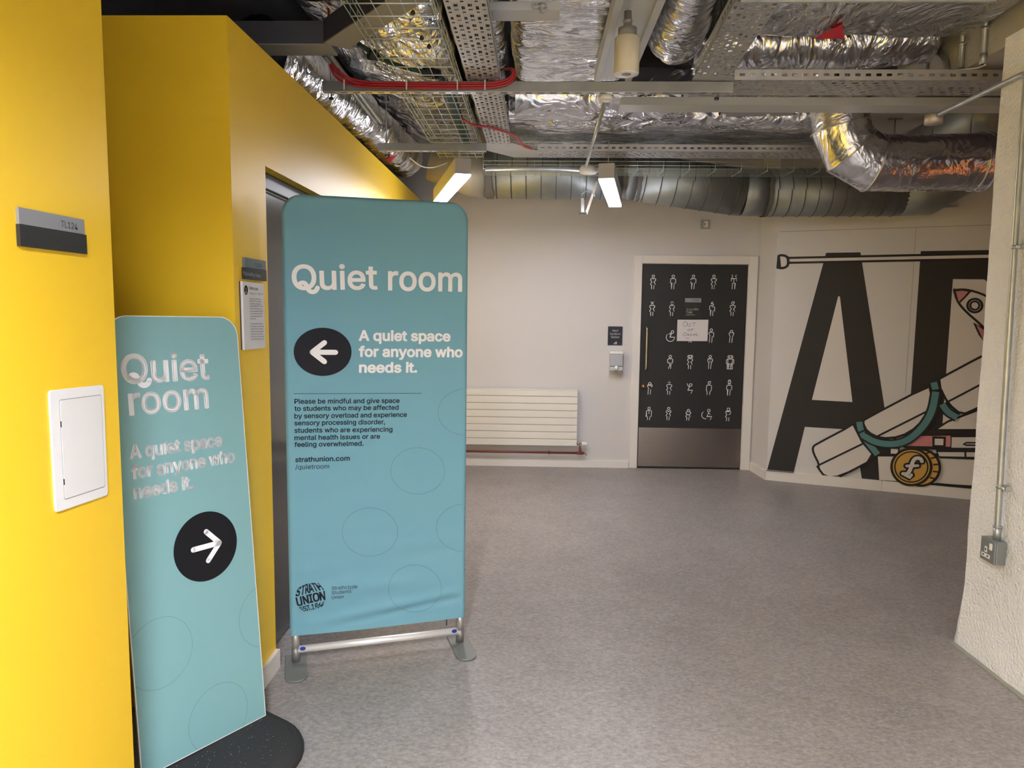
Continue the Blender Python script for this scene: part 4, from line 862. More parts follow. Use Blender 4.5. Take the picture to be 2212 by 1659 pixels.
exec(compile('''
# ================================================================== CEILING SERVICES
def smoothn(v): return noise.noise(v)
def foil_grid(mb, fn, nu, nv, amp=.02, sc=4.0, seed=0, ridge=.5):
    k = len(mb.v)
    P_ = [[Vector(fn(i/nu, j/nv)) for j in range(nv+1)] for i in range(nu+1)]
    for i in range(nu+1):
        for j in range(nv+1):
            du = P_[min(i+1, nu)][j]-P_[max(i-1, 0)][j]; dv = P_[i][min(j+1, nv)]-P_[i][max(j-1, 0)]
            n = du.cross(dv); n = n.normalized() if n.length > 1e-9 else Vector((0, 0, 1)); p = P_[i][j]
            q = p*sc+Vector((seed*7.1, seed, 0)); h = noise.noise(q)*.6+noise.noise(q*2.3)*.3
            r_ = 1-abs(noise.noise(Vector((q.x*2.2+noise.noise(q)*1.5, q.y*.9, q.z*2.2+seed))))*2.2; h += ridge*max(0, r_)**3*.5
            mb.v.append(p+n*h*amp)
    for i in range(nu):
        for j in range(nv):
            q = k+i*(nv+1)+j; mb.f.append((q, q+1, q+nv+2, q+nv+1)); mb.sm.append(True)
def foil_box(name, lo, hi, ma, label, amp=.018, sc=4, seed=0, rc_=.06, along='y', res=90):
    mb = MB(); x0, y0, z0 = lo; x1, y1, z1 = hi
    # rounded rectangle section swept along the duct
    if along == 'y': W_, L0, L1 = x1-x0, y0, y1
    else: W_, L0, L1 = y1-y0, x0, x1
    H_ = z1-z0; sec = []
    for cx_, cz_, a0 in ((W_-rc_, rc_, -90), (W_-rc_, H_-rc_, 0), (rc_, H_-rc_, 90), (rc_, rc_, 180)):
        for k in range(5): t_ = R_(a0+k*22.5); sec.append((cx_+rc_*math.cos(t_), cz_+rc_*math.sin(t_)))
    dense = []
    for i in range(len(sec)):
        a, b_ = Vector(sec[i]), Vector(sec[(i+1) % len(sec)]); m_ = max(1, int((b_-a).length/.03)); dense += [a.lerp(b_, k/m_) for k in range(m_)]
    dense.append(dense[0])
    def fn(u, v):
        s_ = dense[int(round(v*(len(dense)-1)))]; l = L0+(L1-L0)*u
        return (x0+s_.x, l, z0+s_.y) if along == 'y' else (l, y0+s_.x, z0+s_.y)
    foil_grid(mb, fn, max(20, int((L1-L0)/.028)), len(dense)-1, amp, sc, seed)
    return tag(obj(name, mb, ma), label, 'duct')
def foil_cyl(name, pts, r0, ma, label, amp=.015, sc=5, seed=0, cat='duct', parent=None, n=40, ridge=.5, pinch=None):
    pts = [Vector(p) for p in pts]; L = [0]
    for a, b_ in zip(pts, pts[1:]): L.append(L[-1]+(b_-a).length)
    fr_ = []
    u = None
    for i, p in enumerate(pts):
        d = (pts[min(i+1, len(pts)-1)]-pts[max(i-1, 0)]).normalized()
        if u is None: u, v = frame(d)
        else: u = (u-d*u.dot(d)).normalized(); v = d.cross(u)
        fr_.append((u.copy(), d.cross(u)))
    def fn(s_, t_):
        l = s_*L[-1]; i = max(k for k in range(len(pts)-1) if L[k] <= l+1e-9); f_ = (l-L[i])/(L[i+1]-L[i])
        c = pts[i].lerp(pts[i+1], f_); a = fr_[i][0].lerp(fr_[i+1][0], f_).normalized(); b_ = fr_[i][1].lerp(fr_[i+1][1], f_).normalized()
        rr = r0*(pinch(l) if pinch else 1); th = 2*math.pi*t_; return c+(a*math.cos(th)+b_*math.sin(th))*rr
    mb = MB(); foil_grid(mb, fn, max(12, int(L[-1]/.025)), n, amp, sc, seed, ridge)
    o = obj(name, mb, ma, parent)
    if not parent: tag(o, label, cat)
    return o
# foil covered ducts
foil_box('foil_duct', (-.14, 2.3, 2.965), (.52, 4.62, 3.32), M_foil, 'broad foil-wrapped duct in the ceiling between perforated tray and sensor', .022, 3.2, 1)
foil_box('foil_duct', (.86, 1.8, 2.96), (2.1, 3.93, 3.35), M_foilx, 'wide foil duct with red triangle at the upper right', .02, 3.5, 2, along='x')
foil_cyl('foil_pipe', [(.84, 4.24, 3.06), (1.6, 4.2, 3.05), (2.08, 4.18, 3.08)], .15, M_foilx, 'foil-wrapped round duct crossing behind the right perforated tray', .016, 5, 3)
foil_box('foil_duct', (-.49, 2.4, 3.1), (-.19, 6.9, 3.4), M_foil, 'narrow foil duct above the pale perforated tray', .02, 4, 11)
foil_box('foil_duct', (-1.25, 3.8, 3.1), (-.52, 6.95, 3.42), M_foilx, 'foil duct above the wire basket catching yellow reflections', .03, 3, 4, .09)
foil_cyl('foil_pipe', [(-1.42, 3.86, 2.9), (-1.34, 4.4, 2.90), (-1.24, 5.2, 2.90), (-1.18, 6.7, 2.92)], .17, M_foil, 'crumpled foil pipe running along the top of the yellow wall', .022, 6, 5, pinch=lambda l: 1-.18*math.exp(-((l-1.5)/.09)**2))
foil_cyl('foil_pipe', [(-.15, 5.0, 3.0), (.4, 5.02, 3.0), (.95, 5.0, 3.0)], .17, M_foil, 'foil roll crossing above the hanging conduit', .018, 6, 6)
foil_box('foil_duct', (-.2, 5.24, 2.86), (2.1, 6.15, 3.2), M_foil, 'long low foil duct crossing above the far cable trays', .028, 3.4, 7, .1, along='x')
foil_box('foil_duct', (.9, 4.5, 2.93), (1.68, 5.18, 3.25), M_foil, 'short foil duct beside the elbow', .025, 4, 8, along='x')
foil_cyl('foil_pipe', [(.70, 1.9, 3.1), (.70, 2.8, 3.12), (.69, 3.5, 3.07), (.70, 4.0, 2.99)], .14, M_foil, 'foil pipe squeezed between sensor channel and right tray', .022, 6, 9)
# red triangles
for (tr_, z_, lb) in ((((1756, 84), (1819, 54), (1824, 84)), 2.952, 'red triangle sticker on the wide foil duct'),):
    v_ = [at(*q, z=z_-.012) for q in tr_]; tag(obj('red_sticker', MB().prism(v_, (0, 0, .003)), mat('red_vinyl', (.6, .02, .05), .5)), lb, 'sticker')
v_ = [at(*q, z=2.735) for q in ((834, 343), (858, 335), (841, 353))]; tag(obj('red_sticker', MB().prism(v_, (0, 0, .003)), mat('red_vinyl', (.6, .02, .05), .5)), 'small red triangle sticker beside the left wall top', 'sticker')
# foil elbow
YE = 4.9
ep = [at(*q, y=YE) for q in ((1815, 150), (1816, 275), (1838, 325), (1885, 352), (1960, 353), (2125, 350))]
el = thing('elbow_duct', 'large shiny foil elbow duct dropping beside the right pier', 'duct', (ep[1].x, YE, ep[-1].z-.18))
RE = .176
segs = [(ep[0], ep[1]), (ep[1], ep[2]), (ep[2], ep[3]), (ep[3], ep[4]), (ep[4], ep[5])]
full = []
for i_, (a, b_) in enumerate(segs):
    m_ = 10; full += [a.lerp(b_, k/m_) for k in range(m_)]
full.append(ep[5])
def mitre(name, a, b_, pa, nb, seed):
    d = (b_-a).normalized(); da = (d+(a-pa).normalized()).normalized() if pa else d; db = (d+(nb-b_).normalized()).normalized() if nb else d
    ax = Vector((0, 1, 0)); sd = d.cross(ax).normalized(); N_ = 36; mb = MB()
    def fn(s_, t_):
        th = 2*math.pi*t_; off = ax*math.cos(th)*RE+sd*math.sin(th)*RE
        p0 = a+off; p0 = p0-d*(off.dot(da)/d.dot(da)); p1 = b_+off; p1 = p1-d*(off.dot(db)/d.dot(db)); return p0.lerp(p1, s_)
    foil_grid(mb, fn, max(8, int((b_-a).length/.02)), N_, .006, 9, seed, .9); return obj(name, mb, M_foils, el)
for i_, (a, b_) in enumerate(segs):
    mitre('duct_segment', a, b_, segs[i_-1][0] if i_ else None, segs[i_+1][1] if i_ < 4 else None, 20+i_)
for i_ in (1, 2, 3):
    p = ep[i_]; d = ((ep[i_+1]-p).normalized()+(p-ep[i_-1]).normalized()).normalized(); sd = d.cross(Vector((0, 1, 0))).normalized()
    rr_ = RE/math.cos(.25)
    obj('tape_band', MB().tube([p+Vector((0, 1, 0))*RE*1.01*math.cos(k*math.pi/18)+sd*rr_*1.0*math.sin(k*math.pi/18) for k in range(37)], .0045, 6), mat('silver_tape', (.75, .73, .7), .3, 1), el)
pe_ = ep[5]
for f_ in (.3, .8):
    hx = ep[4].lerp(ep[5], f_); obj('hanger_rod', MB().tube([hx+Vector((0, 0, RE-.002)), Vector((hx.x, hx.y, ZC))], .004, 6), M_strut, el)
for dx in (-.06, .0): obj('tape_band', MB().tube([pe_+Vector((dx, 0, 0))+Vector((0, math.cos(k*math.pi/18), math.sin(k*math.pi/18)))*(RE+.004) for k in range(37)], .005, 6), M_foils, el)
# grey duct and slab beyond elbow
p0, p1 = at(1985, 330, y=5.7), at(2190, 215, y=5.2)
tag(obj('grey_duct', MB().tube([p0, p0.lerp(p1, .45), p0.lerp(p1, .46), p1], [.17, .17, .178, .178], 28), M_spiral), 'plain grey round duct rising right of the elbow', 'duct')
tag(obj('soffit_board', MB().box((2.3, 5.15, 3.02), (2.9, 6.2, 3.08)), mat('pale_soffit', (.6, .58, .56), .7)), 'pale flat soffit board above the foil elbow', 'board')
# spiral duct along the far wall
YS = 6.45
sd_ = thing('spiral_duct', 'long galvanised spiral duct along the far wall', 'duct', (1.5, YS, 2.4))
def cen(px, top, bot): a, b_ = at(px, top, y=YS-.0), at(px, bot, y=YS-.0); return (a+b_)/2, (a-b_).length/2*.985
stt = [(1058, 322, 424), (1200, 322, 425), (1345, 324, 426), (1375, 326, 430), (1600, 356, 463), (1650, 362, 464), (1940, 366, 463), (1945, 366, 463)]
cs_ = [cen(*q) for q in stt]; cs_ = [c for c, r in cs_]; RS = .196
def zs(px, bot): return at(px, bot, y=YS).z+RS*1.0
cs_ = [Vector((at(px, bot, y=YS).x, YS, at(px, bot, y=YS-.1).z+RS*.99)) for px, top, bot in stt]
for a, b_, nm in ((0, 2, 'straight_run'), (2, 3, 'connector'), (3, 4, 'sloping_run'), (4, 5, 'connector'), (5, 6, 'straight_run')):
    obj(nm, MB().tube([cs_[a], cs_[b_]], RS if nm != 'connector' else RS*.985, 40, cap=True), M_spiral, sd_)
def ribs(a, b_, n_):
    d = (b_-a).normalized()
    for k in range(n_):
        c = a.lerp(b_, (k+.5)/n_); u, v = frame(d)
        obj('seam_rib', MB().tube([c+(u*math.cos(t_)+v*math.sin(t_))*(RS+.001)+d*(t_/6.283-.5)*.012 for t_ in [i*math.pi/16 for i in range(33)]], .0035, 6, cap=False), mat('seam_steel', (.1, .105, .1), .6, .5), sd_)
ribs(cs_[0], cs_[2], 9); ribs(cs_[3], cs_[4], 7); ribs(cs_[5], cs_[6], 10)
def seal(c, d, wd):
    mb = MB(); u, v = frame(d); N_ = 48; k = len(mb.v)
    for i in range(N_+1):
        t_ = 2*math.pi*i/N_
        for s_ in (-1, 1): mb.v.append(c+(u*math.cos(t_)+v*math.sin(t_))*(RS+.004)+d*(s_*wd*(1+.5*noise.noise(Vector((t_*4, s_*3, c.x)))))+d*noise.noise(Vector((t_*3, 2, c.x)))*.012)
    for i in range(N_): mb.f.append((2*i, 2*i+1, 2*i+3, 2*i+2)); mb.sm.append(True)
    obj('sealant_band', mb, mat('grey_brown_sealant', (.13, .12, .11), .7), sd_)
X_ = Vector((1, 0, 0))
for i_, wd in ((0, .03), (2, .016), (3, .016), (5, .016)): seal(cs_[i_], X_, wd)
obj('duct_end', MB().tube([cs_[6], cs_[6]+Vector((.2, -.02, .0)), cs_[6]+Vector((.42, -.12, .14)), cs_[6]+Vector((.68, -.34, .36))], [RS, RS, RS*.95, RS*.9], 32), M_spiral, sd_)
tag(obj('reducer_duct', MB().tube([cs_[0]-X_*.012, cs_[0]-X_*.16, cs_[0]-X_*.5+Vector((0, 0, .1))], [RS, RS*.9, RS*.75], 32), mat('buff_reducer', (.42, .38, .28), .5, .4)), 'buff duct reducer at the left end of the spiral duct', 'duct')
# strut channels
def strut(name, x0, x1, y_, z0, label, s_=.041, h=.052):
    t = thing(name, label, 'bracket', ((x0+x1)/2, y_, z0))
    mb = MB().box((x0, y_-s_/2, z0+.003), (x1, y_-s_/2+.004, z0+h)); mb.box((x0, y_+s_/2-.004, z0+.003), (x1, y_+s_/2, z0+h)); obj('channel_side', mb, M_strut, t)
    lo_ = MB(); n_ = int((x1-x0)/.062); pit = (x1-x0)/n_
    for k in range(n_):
        a = x0+k*pit; lo_.box((a, y_-s_/2, z0), (a+pit, y_-s_/2+.012, z0+.003)); lo_.box((a, y_+.008, z0), (a+pit, y_+s_/2, z0+.003)); lo_.box((a, y_-s_/2+.012, z0), (a+pit*.45, y_+.008, z0+.003))
    lo_.box((x0, y_-s_/2+.004, z0+h-.003), (x1, y_+s_/2-.004, z0+h)); obj('slotted_base', lo_, mat('pale_strut_edge', (.5, .5, .49), .4, .7), t)
    return t
s1_ = strut('strut_channel', -1.11, .985, 3.93, 2.70, 'long grey slotted strut carrying the red cables')
s2_ = strut('strut_channel', -1.125, -.36, 5.36, 2.70, 'short grey slotted strut under the wire basket')
def rod(x, y, z0, z1, label, r0=.005):
    t = thing('threaded_rod', label, 'rod', (x, y, z0)); obj('rod_shaft', MB().tube([(x, y, z0), (x, y, z1)], r0, 8), M_strut, t)
    obj('rod_nut', MB().lathe((x, y, z0+.005), [(.012, 0), (.012, .012)], 6), M_blackp, t)
rod(-1.07, 3.935, 2.66, 3.40, 'hanger rod at the left end of the long strut')
rod(.91, 3.935, 2.665, 3.4, 'hanger rod at the right end of the long strut'); rod(-1.07, 5.365, 2.66, 3.4, 'hanger rod at the left end of the short strut')
# perforated cable trays
def tray(mb_base, mb_side, O, d, L, W_, fl=.05, cols=6, pitch=.052):
    O, d = Vector(O), Vector(d).normalized(); s_ = Vector((d.y, -d.x, 0)); up_ = Vector((0, 0, 1))
    cw = W_/cols; n_ = int(L/pitch)
    def Q(mb, a0, a1, b0, b1):
        P_ = [O+d*a0+s_*b0, O+d*a1+s_*b0, O+d*a1+s_*b1, O+d*a0+s_*b1]; mb.add(P_, [(0, 1, 2, 3)])
    for c in range(cols):
        b0, b1 = c*cw, (c+1)*cw; g = cw*(.2 if c % 2 else .27); off = (pitch/2 if c % 2 else 0)
        Q(mb_base, 0, L, b0, b0+g); Q(mb_base, 0, L, b1-g, b1)
        k = 0; a = 0.0
        while a < L:
            sl = pitch*(.58 if (k+c) % 2 == 0 else .26); st_ = a+off+pitch*.2
            Q(mb_base, a+(off if a > 0 else 0), min(L, st_), b0+g, b1-g); e0 = min(L, st_+sl); Q(mb_base, e0, min(L, a+off+pitch), b0+g, b1-g); a += pitch; k += 1
    for sg, b0 in ((0, 0), (1, W_)):
        p = O+s_*b0; n_ = int(L/(pitch)); 
        def S(a0, a1, h0, h1): mb_side[sg].add([p+d*a0+up_*h0, p+d*a1+up_*h0, p+d*a1+up_*h1, p+d*a0+up_*h1], [(0, 1, 2, 3)])
        S(0, L, 0, fl*.35); S(0, L, fl*.62, fl)
        for k in range(n_): S(k*pitch, k*pitch+pitch*.5, fl*.35, fl*.62)
def make_tray(label, runs, fittings=()):
    c0 = Vector(runs[0][0]); t = thing('perforated_tray', label, 'cable tray', c0)
    for O, d, L, W_, cols in runs:
        b_ = MB(); sd = [MB(), MB()]; tray(b_, sd, O, d, L, W_, cols=cols)
        for o in (obj('tray_base', b_, M_tray, t), obj('tray_side', sd[0], M_tray, t), obj('tray_side', sd[1], M_tray, t)):
            md = o.modifiers.new('thick', 'SOLIDIFY'); md.thickness = .0014
    for f_ in fittings: obj('corner_fitting', MB().prism([Vector(q) for q in f_], (0, 0, .002)), M_tray, t)
    return t
ZT = 2.756
make_tray('pale perforated tray running away from the viewer then turning right', [((-.37, 1.2, ZT), (.004, 1, 0), 4.15, .165, 6), ((.0, 5.84, ZT), (1, 0, 0), 2.9, .24, 5)],
          [[(-.37, 5.35, ZT), (-.17, 5.35, ZT), (0, 5.6, ZT), (0, 5.84, ZT), (-.18, 5.84, ZT), (-.37, 5.6, ZT)]])
make_tray('grey perforated tray upper right turning along to the pier', [((.655, 1.2, ZT), (.045, 1, 0), 2.62, .17, 6), ((.985, 4.16, ZT), (1, 0, 0), 1.55, .27, 7)],
          [[(.773, 3.82, ZT), (.943, 3.80, ZT), (.985, 3.89, ZT), (.985, 4.16, ZT), (.9, 4.16, ZT), (.78, 4.0, ZT)]])
tc_ = thing('tray_cables', 'flat layer of dark cables lying in the pale perforated tray', 'cable', (-.28, 3.2, ZT+.01))
for k in range(8):
    x_ = -.353+k*.0185; obj('cable_strand', MB().tube([(x_, 1.2, ZT+.0105), (x_+.004, 2.6, ZT+.0105), (x_+.001, 4.0, ZT+.0105), (x_+.015, 5.3, ZT+.0105)], .0085, 8), M_blackp, tc_)
# wire basket trays
def basket(label, O, d, L, W_, dep, n_l, pitch=.1, z=ZT):
    O, d = Vector(O), Vector(d).normalized(); s_ = Vector((d.y, -d.x, 0)); U_ = Vector((0, 0, 1)); t = thing('wire_basket', label, 'cable tray', O)
    for k in range(n_l): q = O+s_*(W_*k/(n_l-1)); obj('long_wire', MB().tube([q, q+d*L], .0023, 6), M_wire, t)
    for b0 in (0, W_):
        for h in (dep*.5, dep): q = O+s_*b0+U_*h; obj('long_wire', MB().tube([q, q+d*L], .0023, 6), M_wire, t)
    cw = None; n_ = int(L/pitch)
    for k in range(n_+1):
        q = O+d*(k*pitch)-U_*.0045
        if cw is None:
            cw = obj('cross_wire', MB().tube([q+U_*(dep+.004), q, q+s_*W_, q+s_*W_+U_*(dep+.004)], .0025, 6), M_wire, t); base_l = cw.location.copy()
        else:
            c = cw.copy(); COL.objects.link(c); c.parent = t; c.location = base_l+d*(k*pitch)
    return t
wb0 = basket('zinc wire basket tray running away left of the pale perforated tray', (-.755, 2.2, ZT+.005), (0, 1, 0), 3.7, .34, .07, 7, .125)
basket('long zinc wire basket crossing in front of the spiral duct', (-.42, 6.2, ZT-.07), (1, 0, 0), 3.3, .28, .06, 6, .2)
tag(obj('steel_conduit', MB().tube([(-.40, 5.9, 2.68), (.42, 5.9, 2.68)], .02, 12), M_steel), 'thick steel conduit below the far wire basket', 'conduit')
# cables
def cable(name, pts, r0, ma, label, parent=None, n=8): 
    o = obj(name, MB().tube(smooth([Vector(p) for p in pts], 3), r0, n), ma, parent)
    return o if parent else tag(o, label, 'cable')
rc0 = thing('red_cables', 'bundle of three red cables clipped along the long strut', 'cable', (-.5, 3.9, 2.72))
for k in range(3):
    dz_ = k*.0115
    cable('red_cable', [(-1.065, 3.895, 3.2), (-1.07, 3.895, 2.95), (-1.07+dz_, 3.895, 2.80+dz_), (-.98+dz_, 3.895, 2.722+dz_), (-.7, 3.895, 2.715+dz_), (-.3, 3.895, 2.715+dz_), (-.19, 3.895, 2.72+dz_), (-.12-dz_*.3, 3.895, 2.75+dz_), (-.115-dz_, 3.92, 2.82), (-.19, 4.0, 2.84)], .0062, M_red, '', rc0)
for x_ in (-.99, -.67, -.41, -.27): obj('cable_tie', MB().box((x_-.003, 3.883, 2.703), (x_+.003, 3.888, 2.752)).box((x_-.003, 3.883, 2.75), (x_+.003, 3.91, 2.753)), M_whitep, rc0)
cable('red_cable', [at(1000, 258, y=4.6), at(1015, 268, y=4.7), at(1036, 272, y=4.75), at(1060, 275, y=4.85), at(1103, 288, y=5.0), at(1118, 298, y=5.1), at(1128, 316, y=5.3), at(1150, 322, y=5.5)], .008, M_red, 'red cable sagging behind the pale perforated tray')
gc = thing('green_cables', 'dark green cable bundle with black ties in the wire basket', 'cable', (-.6, 3.6, 2.8))
for k in range(4):
    o_ = k*.012
    cable('cable_strand', [at(775, 95, z=2.82+o_), at(800, 112, z=2.81+o_), at(835, 133, z=2.80+o_), at(880, 148, z=2.79+o_), at(930, 158, z=2.79), at(955+k*4, 175, z=2.79+o_), at(965+k*6, 215, z=2.78+o_), at(985+k*5, 265, z=2.79+o_), at(1005+k*4, 312, z=2.79)], .012, M_green, '', gc)
for q in ((806, 118), (925, 155), (940, 160)):
    p = at(*q, z=2.80); obj('cable_tie', MB().tube([p+Vector((-.02, -.012, 0)), p+Vector((.02, .012, 0))], .027, 10), M_blackp, gc)
for q in ((892, 28), (911, 83), (927, 101)):
    p = at(*q, z=ZT-.004); obj('cable_tie', MB().lathe(p, [(.006, -.008), (.011, 0), (.006, .01)], 8), M_blackp, wb0)
cable('white_cable', [at(2128, 140, x=2.14), at(2110, 148, y=3.9), at(2060, 152, y=3.95), at(1985, 160, y=4.0), at(1940, 165, y=4.05), at(1880, 170, y=4.1)], .004, M_whitep, 'thin white cable strung across to the right conduits')
cable('white_cable', [at(885, 340, y=5.5), at(898, 352, y=5.5), at(915, 362, y=5.5), at(940, 362, y=5.55), at(965, 352, y=5.6)], .004, M_whitep, 'thin white cable sagging left of the first batten')
# hanging conduit with two round boxes
hc = thing('drop_conduit', 'thin steel conduit between two round white boxes overhead', 'conduit', (.4, 4.8, 2.66))
c0_, c1_ = at(1309, 212, z=2.66), at(1265, 362, z=2.66)
obj('conduit_pipe', MB().tube([c0_, c1_], .0105, 12), M_steel, hc)
obj('round_box', MB().lathe(c0_-Vector((0, 0, .012)), [(0, 0), (.035, 0), (.04, .006), (.038, .024), (0, .024)], 24), M_whitep, hc)
obj('round_box', MB().lathe(c1_+Vector((.02, 0, -.045)), [(0, 0), (.06, 0), (.066, .01), (.066, .035), (.05, .06), (0, .062)], 28), mat('dusty_white_plastic', (.5, .48, .43), .5), hc)
obj('box_arm', MB().obox(c1_+Vector((.05, 0, -.03)), c1_+Vector((.15, .02, -.03)), .03, .03), mat('dusty_white_plastic', (.5, .48, .43), .5), hc)
hb_ = thing('hanging_bracket', 'dark bracket on thin wires below the spiral duct', 'bracket', at(1258, 468, y=6.1))
for x_ in (1256, 1272): obj('hanger_wire', MB().tube([Vector((at(x_, 372, y=6.1).x, 6.1, 2.87)), at(x_-(0 if x_ < 1260 else 0), 420, y=6.1)], .002, 6), M_steel, hb_)
a, b_ = at(1258, 428, y=6.1), at(1259, 462, y=6.1); obj('bracket_bar', MB().obox(b_, a, .026, .02, (0, 1, 0)), M_strut, hb_)
obj('bracket_foot', MB().obox(b_-X_*.03, b_+X_*.03, .03, .012), M_blackp, hb_)
a, b_ = at(1266, 462, y=6.1), at(1290, 392, y=6.1); obj('diagonal_arm', MB().obox(a, b_, .02, .02, (0, 1, 0)), mat('beige_arm', (.5, .46, .4), .5), hb_)
obj('hook_loop', MB().tube([at(1256+14*(1-math.cos(t_)), 424-11*math.sin(t_), y=6.1) for t_ in [k*math.pi/10 for k in range(11)]], .004, 6), M_steel, hb_)
# sensor channel and motion sensor
zc_ = 2.86
cA, cB = at(1312, 90, z=zc_), at(1395, 90, z=zc_)
ch = thing('sensor_channel', 'grey metal channel overhead carrying the cylindrical sensor', 'trunking', (cA.x, 3.2, zc_))
obj('channel_web', MB().box((cA.x, 1.5, zc_+.02), (cB.x, 4.28, zc_+.07)), M_trunk, ch)
obj('channel_lip', MB().box((cA.x-.012, 1.5, zc_), (cA.x+.022, 4.28, zc_+.072)), M_trunk, ch, .002)
obj('channel_lip', MB().box((cB.x-.022, 1.5, zc_), (cB.x+.012, 4.28, zc_+.072)), M_trunk, ch, .002)
sz = at(1353, 160, y=3.32)
sn_ = thing('motion_sensor', 'cream cylindrical motion sensor hanging from the grey channel', 'sensor', sz)
rs_ = .0535; top = sz.z+.155
obj('sensor_body', MB().lathe(sz, [(0, .004), (.026, .004), (.028, 0), (rs_-.003, 0), (rs_, .004), (rs_+.001, .145), (rs_-.01, .155), (0, .155)], 32), M_cream, sn_)
obj('sensor_ring', MB().lathe(sz-Vector((0, 0, .0015)), [(.0275, 0), (rs_-.001, 0), (rs_-.001, .003), (.0275, .003)], 32), M_whitep, sn_)
obj('sensor_lens', MB().lathe(sz-Vector((0, 0, .006)), [(0, 0), (.014, .001), (.024, .006), (.026, .012)], 24), mat('lens_grey', (.25, .25, .25), .3), sn_)
obj('sensor_collar', MB().lathe(sz+Vector((0, 0, .153)), [(.04, 0), (.04, .035), (.018, .045), (.018, .06), (.02, .061), (.02, .068), (.016, .07), (.016, .105), (0, .105)], 24), mat('grey_collar', (.2, .2, .2), .5), sn_)
# dado trunking, near trunking, thin rail
t0, t1 = at(1325, 209, y=4.34), at(1325, 226, y=4.34)
tag(obj('trunking', MB().box((.47, 4.34, t1.z), (3.0, 4.5, t0.z)), M_trunk), 'smooth grey trunking below the long strut toward the pier', 'trunking')
nt_ = thing('cable_trunking', 'grey trunking with a cable gland at the top edge', 'trunking', at(1120, 10, y=3.0))
a, b_ = at(1040, 22, y=3.28), at(1210, 3, y=3.28); obj('trunking_body', MB().box((a.x, 3.28, a.z), (b_.x, 3.4, b_.z)), M_trunk, nt_)
obj('upper_lid', MB().box((a.x+.02, 3.1, b_.z+.005), (b_.x+.3, 3.26, b_.z+.03)), M_trunk, nt_)
g_ = at(1171, 28, y=3.27); obj('gland', MB().lathe(g_-Vector((0, 0, .0)), [(.01, 0), (.011, .02), (.018, .022), (.018, .035)], 10), mat('grey_gland', (.3, .32, .34), .4), nt_)
obj('looped_cable', MB().tube(smooth([at(1152, 8, y=3.265), at(1154, 17, y=3.265), at(1166, 12, y=3.265), at(1180, 12, y=3.265), at(1180, 22, y=3.265), at(1172, 24, y=3.265)], 2), .006, 8), mat('grey_gland', (.3, .32, .34), .4), nt_)
a, b_ = at(1600, 6, y=2.75), at(2150, 4, y=2.75); tag(obj('ceiling_rail', MB().obox(a, b_, .012, .02), M_steel), 'thin steel rail crossing the wide foil duct', 'rail')
pl0 = at(1560, 226, y=4.75); pl1 = at(1700, 258, y=4.75)
cu_ = thing('duct_hatch', 'grey duct hatch with two white catches left of the elbow', 'hatch', pl0)
obj('hatch_plate', MB().prism([at(*q, z=2.905) for q in ((1555, 253), (1710, 250), (1735, 226), (1575, 226))], (0, 0, .006)), mat('hatch_grey', (.3, .31, .31), .5, .4), cu_)
obj('hatch_label', MB().prism([at(*q, z=2.902) for q in ((1606, 238), (1645, 238), (1654, 232), (1614, 232))], (0, 0, .002)), M_ink, cu_)
for x_ in (1565, 1660): obj('catch', MB().lathe(at(x_, 254, z=2.885), [(.012, 0), (.014, .02), (.01, .03)], 8), M_whitep, cu_)
# steel beams upper left
y0_ = 3.6; bz0, bz1 = at(650, 97, y=y0_).z, at(650, 45, y=y0_).z
bm_ = thing('steel_beam', 'dark painted steel beam above the yellow wall corner', 'beam', (-1.4, y0_, bz0))
xe = at(712, 97, y=y0_).x
obj('beam_web', MB().box((-2.85, y0_, bz0+.006), (xe, y0_+.15, bz1)), M_beam, bm_); obj('beam_flange', MB().box((-2.85, y0_, bz0), (xe, y0_+.15, bz0+.006)), M_beamlow, bm_)
e0, e1 = at(725, 100, z=bz0), at(925, -28, z=bz0)
obj('beam_web', MB().obox(e0+Vector((0, 0, .006)), e1+Vector((0, 0, .006)), .12, bz1-bz0-.006), M_beam, bm_); obj('beam_flange', MB().obox(e0, e1, .12, .0055), M_beamlow, bm_)
for q in ((704, 55), (722, 75), (704, 83)): p = at(*q, y=y0_); obj('bolt', MB().lathe(p, [(.008, 0), (.008, .006), (0, .008)], 6, (0, -1, 0)), M_steel, bm_)
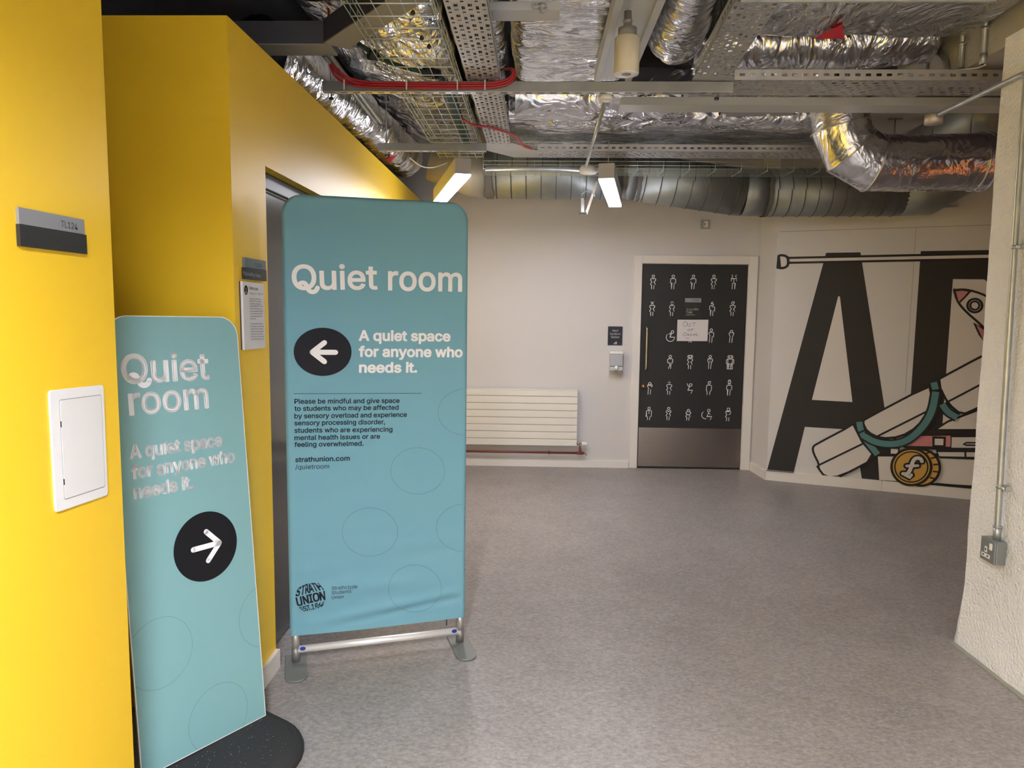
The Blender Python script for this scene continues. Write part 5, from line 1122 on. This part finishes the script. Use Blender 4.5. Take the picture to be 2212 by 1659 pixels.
tag(obj('ceiling_pipe', MB().tube([at(712, 118, z=2.82), at(822, 264, z=2.82)], .012, 10).tube([at(700, 118, z=2.84), at(812, 264, z=2.84)], .012, 10), M_strut), 'pair of slim dark pipes running beside the golden foil', 'pipe')
# conduits on grey beam at right
xb = XP+.055
for (pa, pb2, lb) in (((2129, 22), (2126, 138), 'right-hand short vertical conduit on the grey beam'), ((2080, 56), (2076, 168), 'left-hand short vertical conduit on the grey beam')):
    a, b_ = at(*pa, x=xb), at(*pb2, x=xb); y_ = (a.y+b_.y)/2
    c = thing('beam_conduit', lb, 'conduit', (xb, y_, b_.z)); obj('conduit_pipe', MB().tube([(xb, y_, max(b_.z, 2.77)), (xb, y_, 3.4)], .0125, 10), M_steel, c)
    obj('conduit_coupling', MB().tube([(xb, y_, max(b_.z, 2.77)), (xb, y_, max(b_.z, 2.77)+.05)], .017, 10), M_steel, c)
    z_ = max(b_.z, 2.77)+.16; obj('saddle_clip', MB().tube([(xb, y_, z_), (xb, y_, z_+.015)], .016, 10).box((xb, y_-.035, z_), (XP+.07, y_-.01, z_+.015)), M_steel, c)
pts = [at(1998, 165, x=xb), at(1998, 135, x=xb), at(2012, 112, x=xb), at(2035, 116, x=xb), at(2045, 140, x=xb), at(2044, 167, x=xb)]
tag(obj('arched_conduit', MB().tube(smooth(pts, 2), .017, 10), M_steel), 'arched grey conduit on the beam left of the vertical ones', 'conduit')
r_ = at(1934, 258, y=5.6); tag(obj('tee_hanger', MB().tube([r_, r_-Vector((0, 0, .16))], .006, 8).obox(r_-X_*.05, r_+X_*.05, .03, .008), M_strut), 'small T-shaped hanger under the pale soffit', 'bracket')
vg = thing('ceiling_vent', 'small slotted vent below the elbow beside the pier', 'vent', at(2010, 455, y=6.6))
for k in range(3):
    a, b_ = at(1968+k*6, 455-k*5, y=6.6-.1*k), at(2072-k*4, 455-k*7, y=6.6-.1*k); obj('vent_slat', MB().obox(a, b_, .05, .006), M_trunk, vg)
''', 'ceiling', 'exec'), globals())
